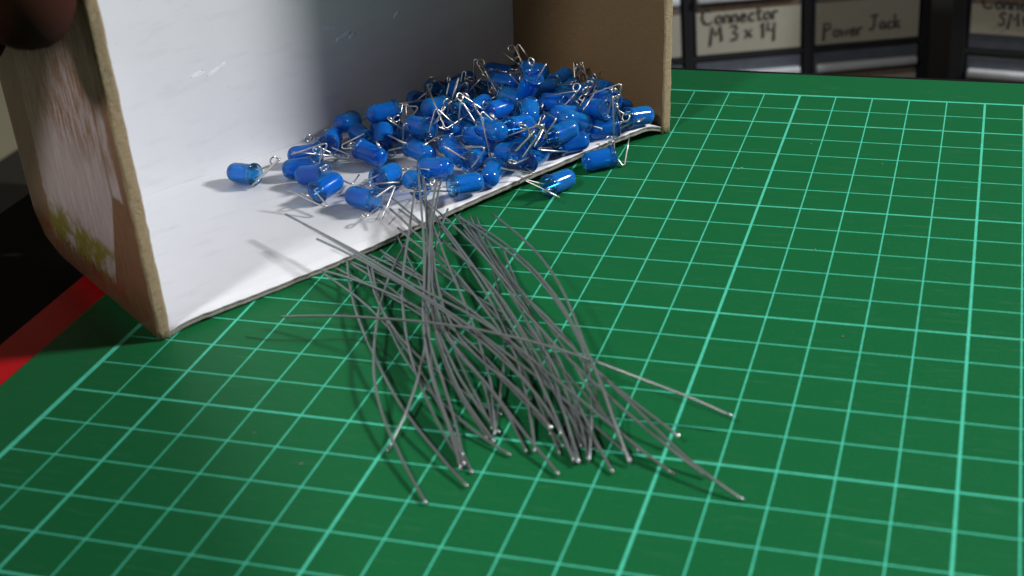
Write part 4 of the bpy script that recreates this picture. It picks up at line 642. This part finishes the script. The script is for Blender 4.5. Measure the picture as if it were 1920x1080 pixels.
'X6':[[-8.01,-10.87,0.174],[-7.52,-11.27,0.221],[-7.04,-11.65,0.27],[-6.59,-12.01,0.303],[-6.15,-12.36,0.331],[-5.59,-12.81,0.363],[-5.2,-13.14,0.376],[-4.82,-13.45,0.378],[-4.47,-13.71,0.347],[-4.13,-13.99,0.323],[-3.78,-14.3,0.316],[-3.45,-14.61,0.305],[-3.13,-14.91,0.289],[-2.83,-15.2,0.259],[-2.54,-15.5,0.234],[-2.18,-15.87,0.185],[-1.91,-16.16,0.152],[-1.65,-16.43,0.117],[-1.41,-16.7,0.078],[-1.17,-16.96,0.037]],
'X7':[[-6.39,-9.45,0.208],[-6.0,-10.04,0.268],[-5.63,-10.59,0.308],[-5.29,-11.08,0.333],[-4.97,-11.55,0.349],[-4.56,-12.16,0.372],[-4.26,-12.62,0.395],[-3.97,-13.05,0.407],[-3.7,-13.46,0.413],[-3.45,-13.85,0.412],[-3.2,-14.23,0.407],[-2.98,-14.58,0.388],[-2.77,-14.91,0.36],[-2.56,-15.23,0.326],[-2.38,-15.53,0.286],[-2.14,-15.92,0.224],[-1.96,-16.2,0.18],[-1.8,-16.47,0.123],[-1.64,-16.75,0.083],[-1.47,-17.03,0.047]],
'X8':[[-8.79,-11.65,0.083],[-8.32,-11.96,0.122],[-7.84,-12.28,0.171],[-7.38,-12.59,0.216],[-6.94,-12.9,0.258],[-6.37,-13.3,0.305],[-5.96,-13.59,0.329],[-5.57,-13.87,0.339],[-5.2,-14.14,0.34],[-4.83,-14.43,0.348],[-4.48,-14.69,0.336],[-4.14,-14.96,0.32],[-3.82,-15.22,0.297],[-3.52,-15.48,0.266],[-3.22,-15.73,0.229],[-2.84,-16.08,0.187],[-2.56,-16.34,0.152],[-2.29,-16.59,0.115],[-2.03,-16.83,0.078],[-1.77,-17.09,0.05]],
'X9':[[-7.65,-8.87,0.707],[-7.39,-9.44,0.669],[-7.15,-9.99,0.631],[-6.91,-10.52,0.592],[-6.68,-11.03,0.555],[-6.38,-11.68,0.505],[-6.14,-12.17,0.477],[-5.91,-12.63,0.448],[-5.68,-13.07,0.418],[-5.46,-13.49,0.386],[-5.22,-13.9,0.358],[-4.99,-14.29,0.331],[-4.76,-14.67,0.312],[-4.53,-15.03,0.284],[-4.3,-15.36,0.254],[-4.0,-15.78,0.21],[-3.78,-16.08,0.177],[-3.58,-16.34,0.126],[-3.38,-16.58,0.068],[-3.16,-16.85,0.037]],
'X10':[[-7.94,-9.99,0.305],[-7.47,-10.43,0.315],[-7.01,-10.85,0.325],[-6.56,-11.26,0.334],[-6.13,-11.66,0.341],[-5.58,-12.19,0.347],[-5.18,-12.57,0.348],[-4.8,-12.94,0.342],[-4.43,-13.32,0.344],[-4.08,-13.7,0.344],[-3.74,-14.05,0.328],[-3.42,-14.4,0.309],[-3.11,-14.74,0.287],[-2.82,-15.08,0.259],[-2.54,-15.4,0.223],[-2.19,-15.81,0.166],[-1.94,-16.11,0.115],[-1.7,-16.41,0.073],[-1.46,-16.73,0.047],[-1.21,-17.05,0.038]],
}

def dense(pts, m=4):
    P = [Vector(p) for p in pts]; P = [P[0] * 2 - P[1]] + P + [P[-1] * 2 - P[-2]]; out = []
    for i in range(len(pts) - 1):
        a, b, c, d = P[i:i + 4]
        for k in range(m):
            t = k / m
            out.append(0.5 * ((2 * b) + (c - a) * t + (2 * a - 5 * b + 4 * c - d) * t * t + (3 * b - a - 3 * c + d) * t ** 3))
    out.append(P[-2]); return out
WG = 'grey spring wires spilled from the box'
WIRE_REST = ('thin grey springy wire in the thick of the loose bundle on the mat', WG)
WIRE_LABEL = {k: (v, WG) for k, v in {
 'W13': 'grey wire lying crosswise on top of the bundle, from far left to the right side',
 'W36': 'grey wire on the outer right of the bundle, bowed like an arc',
 'W14': 'grey wire whose upper tip reaches farthest left over the white box floor',
 'W15': 'grey wire resting on the box rim just below the one reaching farthest left',
 'W28': 'grey wire ending farthest to the lower right of the bundle',
 'W30': 'grey wire with a bright cut end at the right side of the bundle',
 'W1': 'grey wire with the lowest left end, bowed in front of the bundle',
 'W5': 'leftmost grey wire under the box rim curving down to the lower left',
 'W6': 'grey wire leaning left, its lower end lying on a thick grid line',
 'W2': 'grey wire standing up against the heap, leftmost of the upright tips',
 'W8': 'shiny grey wire starting at the left under the box rim',
 'W17': 'grey wire starting at the far left under the rim, ending with a bright cut tip',
 'W27': 'grey wire with a short tip just above the middle of the box rim',
 'W22': 'grey wire with the rightmost of the upright tips in front of the heap',
 'W24': 'grey wire whose lower end points down alone at the bottom middle right',
 'W39': 'grey wire ending alone at the bottom middle of the bundle',
 'W34': 'grey wire of the outer right pair that bows parallel to its neighbour, ending lower',
 'W33': 'grey wire of the outer right pair that bows parallel to its neighbour, ending higher',
}.items()}
WIRE_AUTO = {
"W3": "grey wire, lower end third from the left, top standing before the LED heap",
"W46": "grey wire, lower end fifth from the left, top hidden in the bundle",
"W4": "grey wire, lower end seventh from the left, top standing before the LED heap",
"W18": "grey wire, lower end eleventh from the left, top under the rim at left",
"W43": "grey wire, lower end twelfth from the left, top on the mat beyond the rim",
"W20": "grey wire, lower end thirteenth from the left, top standing before the LED heap",
"W10": "grey wire, lower end fourteenth from the left, top standing before the LED heap",
"X9": "grey wire, lower end fifteenth from the left, top standing before the LED heap",
"W11": "grey wire, lower end sixteenth from the left, top above the white rim",
"W9": "grey wire, lower end seventeenth from the left, top under the rim at left",
"W7": "grey wire, lower end eighteenth from the left, top under the rim at left",
"W38": "grey wire, lower end nineteenth from the left, top under the rim at left",
"W19": "grey wire, lower end twentieth from the left, top above the white rim",
"W23": "grey wire, lower end twenty-first from the left, top standing before the LED heap",
"W25": "grey wire, lower end twenty-second from the left, top above the white rim",
"X2": "grey wire, lower end twenty-fifth from the left, top above the white rim",
"X8": "grey wire, lower end twenty-fifth from the right, top under the rim at left",
"X4": "grey wire, lower end twenty-fourth from the right, top standing before the LED heap",
"W31": "grey wire, lower end twenty-third from the right, top on the mat beyond the rim",
"W16": "grey wire, lower end twenty-second from the right, top under the rim at left",
"W26": "grey wire, lower end twenty-first from the right, top above the white rim",
"W44": "grey wire, lower end twentieth from the right, top on the mat beyond the rim",
"X7": "grey wire, lower end nineteenth from the right, top on the mat beyond the rim",
"W32": "grey wire, lower end eighteenth from the right, top on the mat beyond the rim",
"W42": "grey wire, lower end seventeenth from the right, top on the mat beyond the rim",
"W41": "grey wire, lower end sixteenth from the right, top under the rim at left",
"X10": "grey wire, lower end fifteenth from the right, top above the white rim",
"X6": "grey wire, lower end fourteenth from the right, top under the rim at left",
"W47": "grey wire, lower end twelfth from the right, top under the rim at left",
"X1": "grey wire, lower end ninth from the right, top above the white rim",
"W45": "grey wire, lower end seventh from the right, top on the mat beyond the rim",
"W37": "grey wire, lower end sixth from the right, top under the rim at left",
"W29": "grey wire, lower end third from the right, top on the mat beyond the rim"
}
for k_, v_ in WIRE_AUTO.items(): WIRE_LABEL[k_] = (v_, WG)

for key, pts in WIRES.items():
    lab, grp = WIRE_LABEL.get(key, WIRE_REST)
    p = dense(pts, 3); ctr = p[len(p) // 2].copy()
    bm = tube(bmesh.new(), [q - ctr for q in p], 0.0265, 8)
    me_caps = [f for f in bm.faces if len(f.verts) > 4]
    if key in ('W15', 'W17', 'W19', 'W30'):
        for f in me_caps: f.material_index = 1
    o = obj('spring_wire', bm, (M['wire'], M['tip']))
    o.location = ctr; tag(o, lab, 'wire', grp)
    if key in ('W15', 'W17', 'W19', 'W30'):            # a polished bead added on the cut end to catch a glint
        bm = bmesh.new(); bmesh.ops.create_uvsphere(bm, u_segments=12, v_segments=8, radius=0.045)
        e = obj('glint_bead', bm, M['tip'], o); e.location = p[-1] - ctr; e['label'] = 'bead added on the cut end for its glint'
# ------------------------------------------------------------------ a hair and lint on the mat
tag(obj('hair_strand', tube(bmesh.new(), dense([(-9.43, -14.62, .02), (-8.9, -14.66, .03), (-8.0, -14.55, .05), (-7.1, -14.35, .03), (-6.4, -14.6, .02), (-5.9, -15.0, .02), (-5.4, -15.5, .015)], 6), 0.008, 5), M['hair']),
    'single thin black hair lying on the green mat in front of the box', 'hair')
def lint():
    bm = bmesh.new(); rr = random.Random(11)
    spots = [(-0.8, -5.05, .2, .9), (-1.9, -1.0, .07, .3), (0.75, -3.3, .04, 1), (-6.3, -18.4, .06, .6), (4.0, -6.2, .05, 2), (1.6, -9.0, .05, 1), (2.6, -12.5, .05, .2)]
    for (x, y, l, a) in spots:
        dx, dy = math.cos(a) * l, math.sin(a) * l
        tube(bm, [(x - dx / 2, y - dy / 2, .012), (x, y, .02), (x + dx / 2, y + dy / 2, .012)], 0.008, 5)
    o = obj('lint', bm, M['paper']); tag(o, 'pale lint specks scattered on the green cutting mat', 'lint', kind='stuff')
lint()

# ------------------------------------------------------------------ the hand that steadies the box (a bare left arm reaching in from the left)
def skin_mesh(name, verts, edges, mat, root=0, sub=2):
    me = bpy.data.meshes.new(name); me.from_pydata([v[0] for v in verts], edges, []); me.update()
    o = bpy.data.objects.new(name, me); C.objects.link(o)
    sk = o.modifiers.new('skin', 'SKIN')
    for i, v in enumerate(verts):
        me.skin_vertices[0].data[i].radius = (v[1], v[1] if len(v) < 3 else v[2]); me.skin_vertices[0].data[i].use_root = (i == root)
    sk.use_smooth_shade = True
    sb = o.modifiers.new('sub', 'SUBSURF'); sb.levels = sub; sb.render_levels = sub
    dg = bpy.context.evaluated_depsgraph_get(); m2 = bpy.data.meshes.new_from_object(o.evaluated_get(dg))
    o.modifiers.clear(); o.data = m2; bpy.data.meshes.remove(me); m2.name = name
    m2.materials.clear(); m2.materials.append(mat)
    for p in m2.polygons: p.use_smooth = True
    return o
BM = Matrix.Translation((-11.12497, -14.98778, 0)) @ Matrix.Rotation(math.atan2(0.830814, 0.556550), 4, 'Z')
def bx(s, n, z): return tuple(BM @ Vector((s, n, z)))
skin = NT('skin'); vv = skin.coord()
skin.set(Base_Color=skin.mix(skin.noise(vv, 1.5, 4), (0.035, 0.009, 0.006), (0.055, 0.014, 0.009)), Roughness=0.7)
skin.b.inputs['Specular IOR Level'].default_value = 0.15
skin.b.inputs['Subsurface Weight'].default_value = 0.15; skin.b.inputs['Subsurface Radius'].default_value = (0.5, 0.2, 0.1); skin.b.inputs['Subsurface Scale'].default_value = 0.2
skin.bump(skin.noise(vv, 14, 4), 0.2, 0.02)
HV = []; HE = []
def hv(p, r, r2=None): HV.append((p, r, r if r2 is None else r2)); return len(HV) - 1
palm = hv(bx(-3.7, 3.8, 10.6), 1.6, 2.3)
wrist = hv((-20.6, -18.2, 8.6), 1.7, 2.1); HE.append((palm, wrist))
fa = hv((-11.6, -29.0, 10.0), 4.5); HE.append((wrist, fa))
fb = hv((-9.5, -36.0, 9.5), 5.4); HE.append((fa, fb))
el = hv((-15.5, -45.0, 8.6), 5.4); HE.append((fb, el))
up = hv((-14.0, -62.0, 18.0), 6.2); HE.append((el, up))
def finger(pts):
    last = palm
    for p, r in pts:
        k = hv(p, r * 1.12); HE.append((last, k)); last = k
finger([(bx(-2.1, 4.1, 9.4), .98), (bx(-1.75, 4.5, 7.4), .86), (bx(-1.15, 4.4, 6.0), .82), (bx(-.78, 4.35, 5.1), .78)])
finger([(bx(-2.2, 5.5, 9.5), .95), (bx(-1.8, 6.2, 7.3), .86), (bx(-1.15, 6.5, 5.4), .8), (bx(-.78, 6.6, 4.5), .7)])
finger([(bx(-2.4, 6.8, 10.2), .9), (bx(-2.0, 7.8, 8.3), .78), (bx(-1.4, 8.1, 6.7), .7), (bx(-.9, 8.2, 6.0), .6)])
finger([(bx(-2.7, 7.8, 11.0), .8), (bx(-2.4, 9.0, 9.7), .66), (bx(-1.9, 9.4, 8.6), .58), (bx(-1.5, 9.6, 8.0), .5)])
finger([(bx(-2.4, 1.4, 10.6), 1.15), (bx(-1.5, -.5, 9.3), .95), (bx(-.95, -.3, 7.8), .86), (bx(-.76, 0.6, 6.75), .82)])
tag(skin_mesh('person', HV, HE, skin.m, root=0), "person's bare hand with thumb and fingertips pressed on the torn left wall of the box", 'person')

# ------------------------------------------------------------------ parts drawers behind the mat
def handwriting(name, strokes, o, scale, parent, r=0.06):
    bm = bmesh.new()
    for st in strokes:
        tube(bm, [(o[0] + x * scale, o[1], o[2] + y * scale) for x, y in st], r, 6)
    return obj(name, bm, M['ink'], parent)
def cursive(word, glyph):
    out = []; x = 0
    for ch in word:
        g, wd = glyph.get(ch, ([], 0.5))
        for st in g: out.append([(x + a, b) for a, b in st])
        x += wd
    return out
GL = {
 'C': ([[(.65, .8), (.45, 1.0), (.15, .8), (.05, .45), (.2, .08), (.5, 0), (.7, .15)]], .85),
 'o': ([[(.25, .5), (.08, .38), (.08, .12), (.25, 0), (.42, .12), (.42, .38), (.25, .5)]], .55),
 'n': ([[(.05, 0), (.05, .5)], [(.05, .38), (.22, .5), (.36, .42), (.38, 0)]], .5),
 'e': ([[(.06, .26), (.4, .28), (.36, .46), (.2, .5), (.06, .3), (.12, .06), (.3, 0), (.42, .08)]], .52),
 'c': ([[(.4, .42), (.22, .5), (.07, .3), (.12, .06), (.3, 0), (.42, .08)]], .5),
 't': ([[(.2, .85), (.18, .1), (.3, 0), (.38, .06)], [(.04, .55), (.4, .57)]], .46),
 'r': ([[(.06, 0), (.06, .5)], [(.06, .34), (.2, .5), (.36, .46)]], .44),
 'M': ([[(.0, -.25), (.15, .95), (.4, .4), (.65, 1.0), (.72, 0)]], 1.0),
 '3': ([[(.05, .85), (.35, .95), (.42, .72), (.2, .52), (.45, .35), (.38, .05), (.05, .0)]], .8),
 'x': ([[(.05, .1), (.45, .6)], [(.05, .6), (.45, .1)]], .8),
 '1': ([[(.1, .7), (.22, .95), (.2, 0)]], .45),
 '4': ([[(.1, .95), (.05, .45), (.5, .5)], [(.48, .9), (.4, -.25)]], .7),
 'P': ([[(.08, -.2), (.14, 1.0), (.5, .95), (.55, .65), (.15, .5)]], .7),
 'w': ([[(.03, .5), (.12, 0), (.27, .4), (.4, 0), (.52, .5)]], .62),
 'J': ([[(.1, 1.0), (.6, 1.0)], [(.38, 1.0), (.36, .15), (.2, 0), (.02, .12)]], .7),
 'a': ([[(.4, .42), (.2, .5), (.06, .28), (.12, .03), (.28, .06), (.4, .4), (.42, 0)]], .52),
 'k': ([[(.06, 0), (.08, .95)], [(.4, .5), (.1, .25), (.42, 0)]], .5),
 'S': ([[(.5, .85), (.25, .95), (.08, .75), (.4, .4), (.4, .1), (.15, 0), (.02, .12)]], .7),
 ' ': ([], .45),
}
def cabinet(loc, ang, cols, rows, w, pitch, h, rp, label, texts, lab_low, extra_w, depth=14):
    c = thing('drawer_cabinet', loc, label, 'cabinet'); c.rotation_euler = (0, 0, ang); c.scale = (1.3, 1.3, 1.3)
    x0 = cols[0] * pitch - extra_w; x1 = (cols[-1]) * pitch + w + extra_w; z0 = rows[0] * rp - 0.6; z1 = rows[-1] * rp + h + 0.8
    obj('cabinet_frame', box_bm(x0, x1, 0.25, depth, z0, z1, 0.1), M['cab'], c, smooth=False)
    for q in range(cols[0], cols[-1] + 2):     # uprights stand a little proud of the drawers
        xa = q * pitch - (pitch - w) + 0.06; xb = q * pitch - 0.06
        if q == cols[0]: xa = x0
        if q == cols[-1] + 1: xb = x1
        obj('upright', box_bm(xa, xb, -0.12, 0.3, z0, z1, 0.04), M['cab'], c, smooth=False)
    for r in rows:
        obj('shelf_rail', box_bm(x0 + .05, x1 - .05, -0.06, 0.28, r * rp - (rp - h) + 0.03, r * rp - 0.03, 0.03), M['cab'], c, smooth=False)
        for q in cols:
            xa = q * pitch; za = r * rp
            d = obj('drawer', box_bm(xa + .03, xa + w - .03, -0.02, 0.24, za + .02, za + h - .02, 0.05), M['drawer'], c, smooth=False)
            obj('drawer_lip', box_bm(xa + .12, xa + w - .12, -0.42, -0.021, za + h - 0.95, za + h - 0.55, 0.1), M['ledge'], d)
            obj('contents', box_bm(xa + .2, xa + w - .2, -0.06, -0.021, za + h - 1.45, za + h - 0.97, 0.02), M['content'], d, smooth=False)
            obj('paper_label', box_bm(xa + .1, xa + w - .1, -0.09, -0.022, za + lab_low, za + h - 1.48, 0.01), M['paper'], d, smooth=False)
            for (rr_, qq_, word, ox, oz, sc) in texts:
                if (rr_, qq_) == (r, q):
                    handwriting('lettering', cursive(word, GL), (xa + ox, -0.1, za + oz), sc, d)
    return c
cabinet((-12.752, 44.417, -15.685), math.radians(20.55), [-2, -1, 0, 1], [-1, 0, 1, 2], 5.3, 5.88, 3.65, 3.99,
        'black drawer cabinet with handwritten cream labels reading M3x14 and Power Jack', 
        [(0, 0, 'Connector', 0.35, 1.62, 0.78), (0, 0, 'M', 0.75, 0.72, 0.8), (0, 0, '3', 1.75, 0.72, 0.8), (0, 0, 'x', 2.45, 0.72, 0.8), (0, 0, '14', 3.2, 0.72, 0.8),
         (0, 1, 'Power', 0.4, 0.42, 0.72), (0, 1, 'Jack', 2.7, 0.62, 0.72)], 0.06, 0.5)
cabinet((3.914, 44.417, -14.506), math.atan2(-.261, 2.463), [0, 1, 2], [-1, 0, 1, 2], 5.3, 5.88, 3.65, 3.99,
        'black drawer cabinet at the far right edge with a dark strip under its label',
        [(0, 0, 'Connector', 0.5, 2.0, 0.7), (0, 0, 'SMC', 1.3, 1.25, 0.62)], 0.78, 0.75)
tag(obj('shelf', box_bm(-60, 80, 32, 90, -25, -21.75), M['cab'], smooth=False), kind='structure')

# ------------------------------------------------------------------ frayed fibres along the cut edges of the two side walls
def fuzz():
    bm = bmesh.new(); rr = random.Random(21)
    for s0, lean, th in ((-0.135, 0.028, 0.29), (14.19, 0.075, 0.30)):
        for k in range(420):
            z = rr.uniform(0.02, 8.5); u = rr.random(); s = s0 + lean * z + th * u
            y0 = -0.028 + 0.05 * (2 * u - 1) ** 4; l = rr.uniform(0.015, 0.05)
            dx, dz = rr.uniform(-1, 1) * l, rr.uniform(-1, 1) * l
            tube(bm, [(s, y0 + 0.01, z), (s + dx * .6, y0 - 0.012, z + dz * .6), (s + dx, y0 - rr.uniform(0, 0.025), z + dz)], 0.0035, 3, cap=False)
    o = obj('board_fibres', bm, M['kraft'], BOX); o['kind'] = 'stuff'
fuzz()
